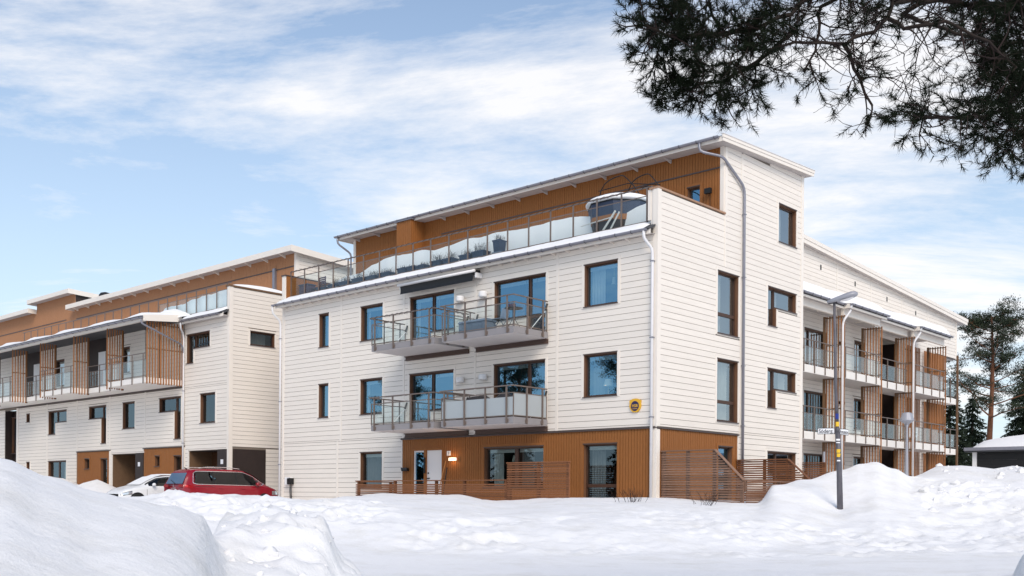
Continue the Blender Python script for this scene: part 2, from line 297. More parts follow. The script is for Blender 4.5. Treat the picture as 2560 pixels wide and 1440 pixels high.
# ------------------------------------------------------------------ snow ground: one height field
# columns fan out from where the photographer stands (bearing as tangent), rows are metres out
HCOL = {
 -900: [(2, 1.2), (5, 1.7), (9, 2.3), (13, 2.0), (17, .9), (20, .6), (24, 1.2), (28, 1.3), (34, 1.1), (60, 1.2), (200, 2)],
 0:    [(2, 1.05), (4, 1.36), (6, 1.72), (8, 1.95), (10, 1.80), (12, 1.4), (15, .8), (18, .55), (21, .75), (23.5, 1.3), (25.5, 1.55), (28, 1.35), (32, 1.1), (46, 1.1), (54, 1.3), (58, 2.6), (61, 1.9), (64, 1.6), (70, 1.3), (200, 2)],
 125:  [(2, 1.0), (4, 1.28), (6, 1.58), (8, 1.80), (10, 1.68), (12, 1.3), (15, .75), (18, .55), (21, .75), (23.5, 1.3), (25.5, 1.55), (28, 1.3), (32, 1.1), (46, 1.1), (53, 1.4), (56.5, 2.65), (59, 1.9), (64, 1.4), (200, 2)],
 240:  [(2, .95), (4, 1.2), (6, 1.48), (8, 1.69), (10, 1.6), (12, 1.2), (15, .7), (18, .52), (21, .75), (23.5, 1.35), (25.5, 1.58), (28, 1.3), (32, 1.08), (45, 1.08), (50, 1.5), (53.5, 2.45), (56, 1.8), (60, 1.4), (200, 2)],
 330:  [(2, .9), (4, 1.15), (6, 1.45), (8, 1.64), (10, 1.55), (12, 1.15), (15, .66), (18, .5), (21, .75), (23.5, 1.45), (25.5, 1.66), (28, 1.3), (32, 1.05), (46, 1.08), (49, 1.3), (52, 1.75), (54, 1.5), (200, 2)],
 430:  [(2, .85), (4, 1.08), (6, 1.36), (8, 1.58), (9.5, 1.58), (11.5, 1.12), (15, .62), (18, .5), (21, .78), (23.5, 1.5), (25.5, 1.76), (28, 1.3), (32, 1.05), (50, 1.1), (200, 2)],
 505:  [(2, .75), (4, .98), (6, 1.22), (8, 1.48), (9.5, 1.52), (11.5, 1.1), (15, .62), (18, .5), (21, .78), (23.5, 1.45), (25.5, 1.72), (28, 1.3), (32, 1.05), (50, 1.1), (200, 2)],
 560:  [(2, .65), (4, .8), (6, .92), (8, 1.0), (9.5, 1.12), (11, 1.32), (13, 1.38), (15, .9), (18, .5), (21, .78), (23.5, 1.42), (25.5, 1.68), (28, 1.3), (32, 1.05), (50, 1.1), (200, 2)],
 700:  [(2, .55), (6, .62), (8, .72), (9.5, .98), (11, 1.36), (12.5, 1.46), (14.5, .95), (17, .52), (21, .75), (23.5, 1.38), (25.5, 1.66), (28, 1.4), (32, 1.2), (36, 1.1), (46, 1.15), (200, 2)],
 800:  [(2, .5), (6, .52), (8, .58), (9.5, .82), (11, 1.25), (12.5, 1.38), (14.5, .85), (17, .5), (21, .72), (23.5, 1.3), (25.5, 1.55), (28, 1.55), (33, 1.45), (38, 1.5), (44, 1.55), (50, 1.4), (200, 2)],
 870:  [(2, .48), (8, .5), (10, .6), (11.5, .84), (13, .8), (15, .5), (18, .46), (21, .68), (23.5, 1.25), (26, 1.5), (29, 1.62), (34, 1.6), (38, 1.62), (46, 1.45), (200, 2)],
 960:  [(2, .46), (12, .46), (18, .46), (20.5, .58), (22.5, 1.05), (25, 1.42), (28, 1.56), (32, 1.66), (36, 1.74), (37.5, 1.7), (40, 1.45), (46, 1.3), (200, 2)],
 1150: [(2, .45), (18, .46), (20.5, .55), (22.3, .95), (25, 1.32), (28, 1.5), (32, 1.64), (34.8, 1.72), (36.2, 1.6), (38, 1.4), (44, 1.3), (200, 2)],
 1240: [(2, .45), (18, .46), (20.5, .55), (22.2, .92), (25, 1.22), (28, 1.38), (31, 1.48), (33.5, 1.52), (36, 1.4), (44, 1.3), (200, 2)],
 1300: [(2, .45), (18, .46), (20.8, .55), (22.4, .92), (25, 1.2), (28, 1.38), (31, 1.5), (33, 1.58), (36, 1.45), (44, 1.3), (200, 2)],
 1420: [(2, .45), (18.5, .46), (21, .55), (22.6, .95), (25, 1.22), (28, 1.45), (30.5, 1.6), (33, 1.66), (36, 1.5), (44, 1.3), (200, 2)],
 1640: [(2, .45), (19, .46), (21.3, .56), (23, .98), (25.5, 1.25), (28.5, 1.5), (31.5, 1.68), (33, 1.68), (36, 1.5), (44, 1.3), (200, 2)],
 1780: [(2, .45), (19.5, .47), (21.8, .56), (23.5, .95), (26, 1.26), (29, 1.5), (31.5, 1.62), (34, 1.55), (44, 1.4), (200, 2)],
 1895: [(2, .45), (20, .48), (22.5, .58), (24.5, .98), (27, 1.28), (29.2, 1.48), (31.2, 1.56), (34, 1.55), (44, 1.5), (200, 2)],
 1935: [(2, .45), (20, .49), (22.8, .6), (24.8, .98), (27, 1.3), (28.8, 1.62), (30.8, 2.12), (32.2, 2.05), (33.4, 1.7), (36, 1.6), (46, 1.6), (200, 2)],
 2005: [(2, .45), (20, .5), (23.4, .62), (25.4, .95), (27.4, 1.28), (29, 1.65), (31.5, 2.3), (33, 2.25), (35.5, 1.9), (40, 1.7), (200, 2)],
 2101: [(2, .46), (20, .52), (24, .66), (26, .95), (28, 1.25), (29, 1.38), (31, 2.05), (33.2, 2.63), (35.5, 2.35), (40, 1.9), (46, 1.7), (200, 2)],
 2150: [(2, .46), (20, .52), (24, .66), (26, .98), (28, 1.32), (29.5, 1.62), (31.5, 2.3), (33.8, 2.87), (36, 2.5), (40, 1.9), (46, 1.7), (200, 2)],
 2190: [(2, .46), (20, .53), (24, .67), (26, 1.0), (28, 1.36), (30, 1.85), (32, 2.5), (34, 2.95), (36, 2.65), (40, 2.0), (46, 1.7), (200, 2)],
 2235: [(2, .46), (20, .54), (24.4, .68), (26.4, 1.0), (28.4, 1.4), (30.4, 1.9), (32.4, 2.45), (34.4, 2.72), (36.4, 2.5), (40, 2.1), (46, 1.7), (200, 2)],
 2285: [(2, .46), (20, .55), (24.8, .7), (26.8, 1.0), (29, 1.5), (31.5, 2.0), (34, 2.34), (36, 2.4), (39, 2.5), (42, 2.2), (47, 1.7), (200, 2)],
 2345: [(2, .46), (20, .56), (25.2, .72), (27.2, 1.0), (29.5, 1.55), (32, 2.05), (35, 2.5), (38, 2.95), (41, 2.6), (47, 1.8), (200, 2)],
 2400: [(2, .48), (20, .57), (25.6, .74), (27.6, 1.05), (30, 1.65), (33, 2.25), (36, 2.75), (38.5, 3.02), (41, 2.6), (47, 1.8), (200, 2)],
 2480: [(2, .6), (8, .62), (12, .6), (20, .58), (26, .76), (28, 1.1), (30.5, 1.75), (33.5, 2.35), (36.5, 2.72), (38.5, 2.85), (41, 2.5), (47, 1.8), (200, 2)],
 2570: [(2, 1.0), (7, 1.15), (10, 1.22), (12.5, .8), (16, .6), (20, .6), (26, .78), (28, 1.15), (30.5, 1.8), (33.5, 2.5), (36.5, 2.85), (38.5, 2.9), (41, 2.5), (47, 1.8), (200, 2)],
 2900: [(2, 1.1), (7, 1.4), (10, 1.5), (13, .9), (17, .65), (24, .7), (28, 1.2), (33, 2.3), (38, 2.7), (46, 1.9), (200, 2)],
 3600: [(2, 1.0), (10, 1.2), (20, .8), (30, 1.6), (40, 2.0), (200, 2)],
}
HK = sorted(HCOL)
_rows = np.concatenate([np.arange(2, 66, 0.25), np.arange(66, 201, 4)])
_tab = np.array([np.interp(_rows, *zip(*HCOL[k])) for k in HK])
for _ in range(3):                      # round the kinks along each row
    _tab[:, 1:-1] = (_tab[:, :-2] + 2 * _tab[:, 1:-1] + _tab[:, 2:]) / 4
def _hash(ix, iy, s): 
    n = (ix * 374761393 + iy * 668265263 + s * 974711) & 0x7fffffff
    n = ((n ^ (n >> 13)) * 1274126177) & 0x7fffffff
    return ((n ^ (n >> 16)) & 0xffff) / 65535.0
def vnoise(x, y, s=0):
    ix = np.floor(x).astype(np.int64); iy = np.floor(y).astype(np.int64); fx = x - ix; fy = y - iy
    fx = fx * fx * fx * (fx * (fx * 6 - 15) + 10); fy = fy * fy * fy * (fy * (fy * 6 - 15) + 10)
    a = _hash(ix, iy, s); b = _hash(ix + 1, iy, s); c = _hash(ix, iy + 1, s); d = _hash(ix + 1, iy + 1, s)
    return (a * (1 - fx) + b * fx) * (1 - fy) + (c * (1 - fx) + d * fx) * fy
def fbm(x, y, o, s=0, g=0.5):
    t = 0; a = 1; w = 0
    for k in range(o):
        c, sn = math.cos(0.6 * k), math.sin(0.6 * k)
        t = t + a * vnoise((x * c - y * sn) * 2 ** k + 17 * k, (x * sn + y * c) * 2 ** k + 9 * k, s + k); w += a; a *= g
    return t / w
def billow(x, y, o, s=0):
    t = 0; a = 1; w = 0
    for k in range(o):
        t = t + a * (1 - np.abs(2 * vnoise(x * 2 ** k + 5 * k, y * 2 ** k + 3 * k, s + k) - 1)) ** 1.0; w += a; a *= 0.5
    return t / w
def bearing(x, y):
    dx = x - CAM.x; dy = y - CAM.y
    d = dx * FWD.x + dy * FWD.y; r = dx * RGT.x + dy * RGT.y
    dd = np.maximum(d, 1.5)
    return 1280 + 2578.2 * r / dd, np.maximum(d, 0)
def smooth(a, lo, hi):
    t = np.clip((a - lo) / (hi - lo), 0, 1); return t * t * (3 - 2 * t)
def height(x, y, fine=True):
    x = np.asarray(x, float); y = np.asarray(y, float)
    p, d = bearing(x, y); p = np.clip(p, HK[0], HK[-1] - 1e-3); d = np.clip(d, 2, 199.9)
    k = np.array(HK, float); i = np.clip(np.searchsorted(k, p, side='right') - 1, 0, len(HK) - 2)
    t = (p - k[i]) / (k[i + 1] - k[i]); t = t * t * (3 - 2 * t)
    j = np.clip(np.searchsorted(_rows, d, side='right') - 1, 0, len(_rows) - 2); u = (d - _rows[j]) / (_rows[j + 1] - _rows[j])
    A = _tab[i, j] * (1 - u) + _tab[i, j + 1] * u; B = _tab[i + 1, j] * (1 - u) + _tab[i + 1, j + 1] * u
    z = A * (1 - t) + B * t
    if fine:
        # wind-laid drift everywhere, ploughed clods on the banks
        z = z + (0.12 * (fbm(x * 0.55, y * 0.55, 4, 3) - 0.5) + 0.035 * (fbm(x * 2.6, y * 2.6, 3, 8) - 0.5)) * smooth(z, 0.55, 1.0)
        clod = np.zeros_like(z)
        clod = np.maximum(clod, smooth(p, 520, 600) * (1 - smooth(p, 860, 940)) * smooth(d, 8, 9.5) * (1 - smooth(d, 14, 16)))
        clod = np.maximum(clod, 0.9 * smooth(p, 330, 420) * (1 - smooth(p, 880, 1050)) * smooth(d, 21.5, 23) * (1 - smooth(d, 26.5, 29)))
        clod = np.maximum(clod, 0.75 * smooth(p, 900, 1100) * smooth(d, 20, 21.2) * (1 - smooth(d, 23.2 + (p - 1280) / 2578 * 6, 25.5 + (p - 1280) / 2578 * 6)))
        clod = np.maximum(clod, 0.9 * smooth(p, 2240, 2330) * smooth(d, 25.5, 28.5) * (1 - smooth(d, 41, 46)))
        clod = np.maximum(clod, 1.0 * (1 - smooth(p, 330, 420)) * smooth(d, 48, 51) * (1 - smooth(d, 60, 64)))
        clod = np.maximum(clod, 0.5 * smooth(p, 1500, 1600) * (1 - smooth(p, 1850, 1900)) * smooth(d, 22, 24) * (1 - smooth(d, 27, 28.5)))
        patch = smooth(fbm(x * 0.5 + 40, y * 0.5, 3, 21), 0.40, 0.58)
        cl = billow(x * 1.3, y * 1.3, 5, 11) - 0.5
        z = z + clod * (0.25 + 0.75 * patch) * (0.34 * cl + 0.15 * (billow(x * 3.1, y * 3.1, 3, 41) - 0.62) + 0.07 * (fbm(x * 7, y * 7, 4, 5) - 0.5) - 0.03)
        # tyre-polished road: faint lengthwise ruts
        road = (1 - smooth(z, 0.56, 0.75))
        a = x * 0.78 + y * 0.62; b = -x * 0.62 + y * 0.78
        z = z + road * 0.035 * (fbm(a * 0.25, b * 1.6, 3, 31) - 0.5)
    return z
def ground_sheet(name, x0, x1, y0, y1, step, drop=None):
    xs = np.arange(x0, x1 + step * .5, step); ys = np.arange(y0, y1 + step * .5, step)
    X, Y = np.meshgrid(xs, ys, indexing='ij'); Z = height(X.ravel(), Y.ravel()).reshape(X.shape)
    if drop:
        ins = (X > drop[0] + step * 1.5) & (X < drop[1] - step * 1.5) & (Y > drop[2] + step * 1.5) & (Y < drop[3] - step * 1.5)
        Z = np.where(ins, Z - 0.6, Z - 0.012)
    v = np.stack([X.ravel(), Y.ravel(), Z.ravel()], 1); nx, ny = X.shape
    idx = np.arange(nx * ny).reshape(nx, ny)
    f = np.stack([idx[:-1, :-1].ravel(), idx[1:, :-1].ravel(), idx[1:, 1:].ravel(), idx[:-1, 1:].ravel()], 1)
    me = bpy.data.meshes.new(name); me.vertices.add(len(v)); me.vertices.foreach_set('co', v.astype(np.float32).ravel())
    me.loops.add(f.size); me.loops.foreach_set('vertex_index', f.astype(np.int32).ravel())
    me.polygons.add(len(f)); me.polygons.foreach_set('loop_start', np.arange(0, f.size, 4, dtype=np.int32)); me.polygons.foreach_set('loop_total', np.full(len(f), 4, np.int32))
    me.polygons.foreach_set('use_smooth', np.ones(len(f), bool)); me.update(calc_edges=True)
    me.materials.append(MATS['snow']); o = bpy.data.objects.new(name, me); COL.objects.link(o)
    return tag(o, kind='structure')
NEAR = (-16, 24, -28, 8)
ground_sheet('snow_ground', NEAR[0], NEAR[1], NEAR[2], NEAR[3], 0.085)
ground_sheet('snow_field', -90, 110, -70, 130, 0.5, drop=NEAR)
hills = MB(); hills.grid(48, 1, lambda a, b: (math.cos(a * 2 * math.pi) * (95 + 900 * b), math.sin(a * 2 * math.pi) * (95 + 900 * b), 1.2 - b * 1.0))
tag(hills.build('ground', 'snow_clean', None), kind='structure')

def snow_clods():
    rr = random.Random(5); base = [(math.cos(a) * math.cos(b), math.sin(a) * math.cos(b), math.sin(b)) for b in (-.6, .35, 1.1) for a in np.arange(0, 6.28, 1.047)]
    m = MB(); zones = [(560, 840, 9, 13.0, 34, .02, .09), (360, 880, 22, 25.0, 26, .03, .11), (2310, 2600, 28, 38.5, 60, .03, .18)]
    for p0, p1, d0, d1, n, s0, s1 in zones:
        for _ in range(n):
            p = rr.uniform(p0, p1); d = rr.uniform(d0, d1) + (p - 1280) / 2578 * (6 if p0 >= 1000 and p0 < 2000 else 0); r = (p - 1280) / 2578.2 * d; x = CAM.x + FWD.x * d + RGT.x * r; y = CAM.y + FWD.y * d + RGT.y * r
            s = s0 + (s1 - s0) * rr.random() ** 2.4; z = float(height(np.array([x]), np.array([y]))[0]) + s * rr.uniform(-.55, .05); i = len(m.v); q = [rr.uniform(.72, 1.15) for _k in base]; ro = rr.uniform(0, 6.28); ex = rr.uniform(.8, 1.5)
            for k, (a, b, c) in enumerate(base): m.v.append((x + s * q[k] * (a * math.cos(ro) * ex - b * math.sin(ro)), y + s * q[k] * (a * math.sin(ro) * ex + b * math.cos(ro)), z + s * .8 * q[k] * c))
            m.v.append((x, y, z + s * .9)); m.v.append((x, y, z - s * .9))
            for L_ in range(2):
                for k in range(6): m.f.append((i + L_ * 6 + k, i + L_ * 6 + (k + 1) % 6, i + L_ * 6 + 6 + (k + 1) % 6, i + L_ * 6 + 6 + k))
            for k in range(6): m.f.append((i + 12 + k, i + 12 + (k + 1) % 6, i + 18)); m.f.append((i + (k + 1) % 6, i + k, i + 19))
    o = m.build('snow_clods', 'snow', None, smooth=True, fix=False); o.data.set_sharp_from_angle(angle=R(50)); tag(o, 'crumbled snow clods thrown up by the plough along the banks', 'snow', kind='stuff')
snow_clods()
# ------------------------------------------------------------------ facade kit
COURSE = 0.2
def cuts(a, b, holes):
    seg = [(a, b)]
    for h0, h1 in holes:
        ns = []
        for s0, s1 in seg:
            if h1 <= s0 or h0 >= s1: ns.append((s0, s1)); continue
            if h0 > s0: ns.append((s0, h0))
            if h1 < s1: ns.append((h1, s1))
        seg = ns
    return [(p, q) for p, q in seg if q - p > 0.03]
def siding(fr, bl, u0, u1, z0, z1, holes=(), joints=(), ztop=None, base=0.0, t=0.024, n=0.0):
    z = base + math.floor((z0 - base) / COURSE) * COURSE
    while z < z1 - 0.03:
        a, b = max(z, z0), min(z + COURSE, z1); z += COURSE
        if b - a < 0.03: continue
        w0, w1 = u0, u1
        if ztop:                        # sloping eave above: keep the part of the course that clears it
            s = (ztop(u1) - ztop(u0)) / (u1 - u0)
            b_ = b; b = b - .13
            if ztop(u0) < b and ztop(u1) < b: continue
            if ztop(u0) < b: w0 = u0 + (b - ztop(u0)) / s
            elif ztop(u1) < b: w1 = u0 + (b - ztop(u0)) / s
            b = b_
        hz = [(h[0], h[1]) for h in holes if h[2] < b - 0.01 and h[3] > a + 0.01]
        for s0, s1 in cuts(w0, w1, hz + [(j - 0.055, j + 0.055) for j in joints]):
            bl.append((fr, s0, s1, n, n + t, a + 0.007, b - 0.007))
        for h in holes:
            if h[2] < b - 0.01 and h[3] > a + 0.01:
                for c0, c1 in ((a, h[2]), (h[3], b)):
                    if c1 - c0 > 0.04:
                        for s0, s1 in cuts(max(h[0], w0), min(h[1], w1), [(j - 0.055, j + 0.055) for j in joints]): bl.append((fr, s0, s1, n, n + t, c0 + (0.007 if c0 == a else 0), c1 - (0.007 if c1 == b else 0)))
def finish_siding(parent, bl, limit=290):
    def size(b):
        p = Vector(b[0].P((b[1] + b[2]) / 2, 0, (b[5] + b[6]) / 2)) - CAM
        face = abs(p.y if b[0].k == 'front' else p.x) / p.length
        return (b[2] - b[1]) * (b[6] - b[5]) * face / p.length_squared
    bl.sort(key=size, reverse=True)
    for f, s0, s1, n0, n1, a, b in bl[:limit]: f.bx('siding_board', 'siding', parent, s0, s1, n0, n1, a, b)
    if len(bl) > limit:
        m = MB()
        for f, s0, s1, n0, n1, a, b in bl[limit:]: f.mb(m, s0, s1, n0, n1, a, b)
        m.build('siding_boards', 'siding', parent, kind='stuff', fix=False)
def planks(fr, m, u0, u1, z0, z1, holes=(), w=0.112, n=0.0, t=0.022):
    k = int(round((u1 - u0) / w)); w = (u1 - u0) / max(k, 1)
    for i in range(k):
        a, b = u0 + i * w + 0.008, u0 + (i + 1) * w - 0.008; c = (a + b) / 2; tt = t + random.uniform(-0.003, 0.003)
        for s0, s1 in cuts(z0, z1, [(h[2], h[3]) for h in holes if h[0] < c < h[1]]): fr.mb(m, a, b, n, n + tt, s0, s1)
def sheet(fr, m, u0, u1, z0, z1, holes=(), n=0.0):
    us = sorted({u0, u1, *[min(max(h[i], u0), u1) for h in holes for i in (0, 1)]}); zs = sorted({z0, z1, *[min(max(h[i], z0), z1) for h in holes for i in (2, 3)]})
    for a, b in zip(us, us[1:]):
        for c, d in zip(zs, zs[1:]):
            mu, mz = (a + b) / 2, (c + d) / 2
            if any(h[0] < mu < h[1] and h[2] < mz < h[3] for h in holes): continue
            m.poly([fr.P(a, n, c), fr.P(b, n, c), fr.P(b, n, d), fr.P(a, n, d)])
CW = 0.105
def grow(r, c=CW, rects=()):
    l = c if all(abs(q[1] - r[0]) > .01 for q in rects) else -.0; k = c if all(abs(q[0] - r[1]) > .01 for q in rects) else -.0
    return (r[0] - l, r[1] + k, r[2] - 0.06, r[3] + c + 0.02)
def window(fr, parent, rects, mull=(), trans=(), casing='trim', curtain=None, room='room', n=0.0, door=None, pane='window_glass', name='window', blind=False, shade=None, depth=0.13, base=True):
    """rects side by side make one window (an L is a tall rect next to a short one)"""
    fm = MB(); bw = 0.062; d = depth
    for i, (u0, u1, z0, z1) in enumerate(rects):
        ua = u0 if i == 0 or rects[i - 1][1] < u0 - .01 else u0 - bw / 2
        for lo, hi, za, zb in ((ua, u0 + bw, z0, z1), (u1 - bw, u1, z0, z1), (u0 + bw, u1 - bw, z1 - bw, z1), (u0 + bw, u1 - bw, z0, z0 + bw)):
            fr.mb(fm, lo, hi, n - d - .05, n - d + .03, za, zb)
        for (mu, mw) in mull:
            if u0 < mu < u1: fr.mb(fm, mu - mw / 2, mu + mw / 2, n - d - .045, n - d + .035, z0 + bw, z1 - bw)
        for (mi, tz) in trans:
            if mi == i: fr.mb(fm, u0 + bw, u1 - bw, n - d - .045, n - d + .035, tz - .055, tz + .055)
    w = fm.build(name, 'frame', parent, fix=False)
    for i, (u0, u1, z0, z1) in enumerate(rects):
        us = [u0 + bw] + sorted(x for mu, mw in mull if u0 < mu < u1 for x in (mu - mw / 2, mu + mw / 2)) + [u1 - bw]
        zs = [z0 + bw] + sorted(x for mi, tz in trans if mi == i for x in (tz - .055, tz + .055)) + [z1 - bw]
        for a, b in zip(us[::2], us[1::2]):
            for c, e in zip(zs[::2], zs[1::2]):
                tx = random.uniform(-.004, .004); ty = random.uniform(-.003, .003)
                g = MB().poly([fr.P(a, n - d - .01, c), fr.P(b, n - d - .01 + tx, c), fr.P(b, n - d - .01 + tx + ty, e), fr.P(a, n - d - .01 + ty, e)])
                g.build('pane', pane, w, fix=False)
        rv = MB()
        lset = [(0, u0 - .0), (1, u1)]
        left_free = all(abs(r[1] - u0) > .01 for r in rects); right_free = all(abs(r[0] - u1) > .01 for r in rects)
        lz = z1 if left_free else min(r[2] for r in rects if abs(r[1] - u0) < .01); rz = z1 if right_free else min(r[2] for r in rects if abs(r[0] - u1) < .01)
        if lz > z0 + .01: fr.mb(rv, u0, u0 + .018, n - d + .03, n + .012, z0, lz)
        if rz > z0 + .01: fr.mb(rv, u1 - .018, u1, n - d + .03, n + .012, z0, rz)
        fr.mb(rv, u0 + .018, u1 - .018, n - d + .03, n + .012, z1 - .018, z1)
        rv.build('reveal', 'frame_light', w, fix=False)
        fr.bx('drip_cap', 'cap', w, u0 - (.02 if left_free else 0), u1 + (.02 if right_free else 0), n, n + .055, z1 + .001, z1 + .03)
        if base: fr.bx('sill', 'cap', w, u0 - (.02 if left_free or lz > z0 else 0), u1 + (.02 if right_free or rz > z0 else 0), n - d + .03, n + .075, z0 - .03, z0 - .001)
        if casing:
            cm = MB(); o = n + .036
            if lz > z0 + .01: fr.mb(cm, u0 - CW, u0 - .003, n, o, z0 - .055, lz + (.12 if left_free else -.06))
            if rz > z0 + .01: fr.mb(cm, u1 + .003, u1 + CW, n, o, z0 - .055, rz + (.12 if right_free else -.06))
            fr.mb(cm, u0 - (0.002 if left_free else 0), u1 + (0.002 if right_free else 0), n, o - .004, z1 + .031, z1 + .12)
            if base: fr.mb(cm, u0 - .002, u1 + .002, n, o - .004, z0 - .075, z0 - .031)
            cm.build('casing', casing, w, fix=False)
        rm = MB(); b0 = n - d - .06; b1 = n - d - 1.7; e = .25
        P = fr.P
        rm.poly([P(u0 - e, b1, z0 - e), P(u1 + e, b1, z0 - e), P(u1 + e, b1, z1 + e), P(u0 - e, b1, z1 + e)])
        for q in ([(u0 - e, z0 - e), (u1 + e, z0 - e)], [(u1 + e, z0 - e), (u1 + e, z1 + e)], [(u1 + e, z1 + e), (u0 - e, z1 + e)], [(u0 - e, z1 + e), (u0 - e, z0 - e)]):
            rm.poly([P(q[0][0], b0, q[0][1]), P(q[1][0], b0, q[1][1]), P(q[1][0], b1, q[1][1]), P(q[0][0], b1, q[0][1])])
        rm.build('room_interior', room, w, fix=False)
        if curtain:
            for (c0, c1, cmn) in curtain:
                a, b = u0 + bw + (u1 - u0 - 2 * bw) * c0, u0 + bw + (u1 - u0 - 2 * bw) * c1; ph = random.random() * 6
                cu = MB().grid(max(8, int((b - a) / .025)), 1, lambda s, t: P(a + (b - a) * s, n - d - .22 + .03 * math.sin(ph + s * (b - a) * 55) + .012 * math.sin(ph + s * 31), z0 + .03 + (z1 - z0 - .06) * t))
                cu.build('curtain', cmn, w, smooth=True, fix=False)
        if blind: fr.bx('blind', 'curtain', w, u0 + bw, u1 - bw, n - d - .10, n - d - .08, z1 - bw - .12, z1 - bw)
    return w
def downpipe(parent, pts, r=0.048, mn='zinc', brackets=()):
    # round the bends
    P = [Vector(p) for p in pts]; q = [P[0]]
    for a, b, c in zip(P, P[1:], P[2:]):
        l = min(.14, (b - a).length * .45, (c - b).length * .45); p0 = b + (a - b).normalized() * l; p1 = b + (c - b).normalized() * l
        q += [p0, b * .5 + (p0 + p1) * .25, p1]
    q.append(P[-1]); o = MB().tube(q, r, 10).build('downpipe', mn, parent, smooth=True, fix=False)
    for z in brackets:
        e = P[-1]; bx('bracket', 'zinc', o, (e.x - r - .012, e.y - r - .012, z), (e.x + r + .012, e.y + r + .012, z + .03))
    return o
def gutter(fr, parent, u0, u1, n, z, r=0.075, step=0.62, mn='zinc'):
    m = MB(); k = 8
    def ring(u, rr): return [fr.P(u, n + rr * math.cos(math.pi + math.pi * j / k), z + rr * math.sin(math.pi + math.pi * j / k)) for j in range(k + 1)]
    i0 = len(m.v); m.v += ring(u0, r) + ring(u1, r) + ring(u0, r * .9) + ring(u1, r * .9); K = k + 1
    for j in range(k):
        m.f.append((i0 + j, i0 + j + 1, i0 + K + j + 1, i0 + K + j)); m.f.append((i0 + 2 * K + j, i0 + 3 * K + j, i0 + 3 * K + j + 1, i0 + 2 * K + j + 1))
    for s in (0, K): m.f += [(i0 + s + j, i0 + s + j + 1, i0 + 2 * K + s + j + 1, i0 + 2 * K + s + j) for j in range(k)]
    m.poly(ring(u0, r)); m.poly(ring(u1, r)[::-1])
    o = m.build('gutter', mn, parent, smooth=False, fix=False)
    u = u0 + .3
    while u < u1 - .1:
        h = MB(); pts = [fr.P(u, n + (r + .006) * math.cos(math.pi + math.pi * j / k), z + (r + .006) * math.sin(math.pi + math.pi * j / k)) for j in range(k + 1)]
        h.tube(pts + [fr.P(u, n - r * .8, z + .03)], .010, 4); h.build('gutter_hook', 'dark_metal', o, fix=False); u += step
    return o
def guard(fr, parent, u0, u1, n, zs, posts, rail=1.05, gtop=0.80, foot=0.24, glass='rail_glass', name='railing', gbot=0.09, w=0.045, top=True, glen=None):
    """posts on the outer face of a slab whose top is zs"""
    m = MB(); m.tube([fr.P(u0, n + .03, zs + rail), fr.P(u1, n + .03, zs + rail)], .024, 8)
    r = m.build(name, 'rail_metal', parent, fix=False)
    for p in posts: fr.bx('post', 'rail_metal', r, p - w / 2, p + w / 2, n + .012, n + .05, zs - foot, zs + rail - .02)
    if glass:
        e = [u0] + list(posts) + [u1]
        e = sorted(set(round(x, 3) for x in e))
        g0, g1 = (glen or (u0, u1))
        fr.bx('glass_rail', 'rail_metal', r, g0, g1, n - .012, n + .010, zs + gtop, zs + gtop + .028)
        fr.bx('bottom_rail', 'rail_metal', r, g0, g1, n - .012, n + .010, zs + gbot - .03, zs + gbot)
        for a, b in zip(e, e[1:]):
            if b - a > .12 and a >= g0 - .01 and b <= g1 + .01: fr.bx('glass_panel', glass, r, a + .004, b - .004, n - .006, n + .002, zs + gbot, zs + gtop)
    return r
def snow_heap(name, fr, u0, u1, n0, n1, zb, top, label, seed=0, nu=60, nv=8, rough=.05, round_end=True, mn='snow_clean', steep=False):
    """a slab of lying snow: top(s,t) height above zb(s,t)"""
    m = MB(); ph = seed * 3.7
    def edge(s, t):
        e = min(1, min(t, 1 - t) * 5.0) if not steep else min(1, t * 5, .82 + (1 - t) * 1.5); f = min(1, min(s, 1 - s) * nu * .35) if round_end else 1
        return (1 - (1 - e) ** 2) * (1 - (1 - f) ** 2)
    def z(s, t):
        u = u0 + (u1 - u0) * s; nn = n0 + (n1 - n0) * t
        w = float(fbm(np.array([u * 1.1 + ph]), np.array([nn * 1.6 + ph]), 3, 50 + seed)[0]) - .5
        return zb(s, t) + max(.006, (top(s, t) + rough * 2 * w) * edge(s, t))
    def wob(s): return rough * 1.2 * (float(fbm(np.array([s * (u1 - u0) * 1.7 + ph]), np.array([ph]), 3, 80 + seed)[0]) - .5)
    m.grid(nu, nv, lambda s, t: fr.P(u0 + (u1 - u0) * s, n0 + (n1 - n0) * t + (wob(s) if t == 1 else 0), z(s, t)))
    m.grid(nu, 1, lambda s, t: fr.P(u0 + (u1 - u0) * s, n1 + wob(s), zb(s, 1) + (z(s, 1) - zb(s, 1)) * (1 - t) - .0 * t))
    o = m.build(name, mn, None, smooth=True, loc=fr.P((u0 + u1) / 2, (n0 + n1) / 2, zb(.5, .5)))
    return tag(o, label, 'snow', kind='stuff')

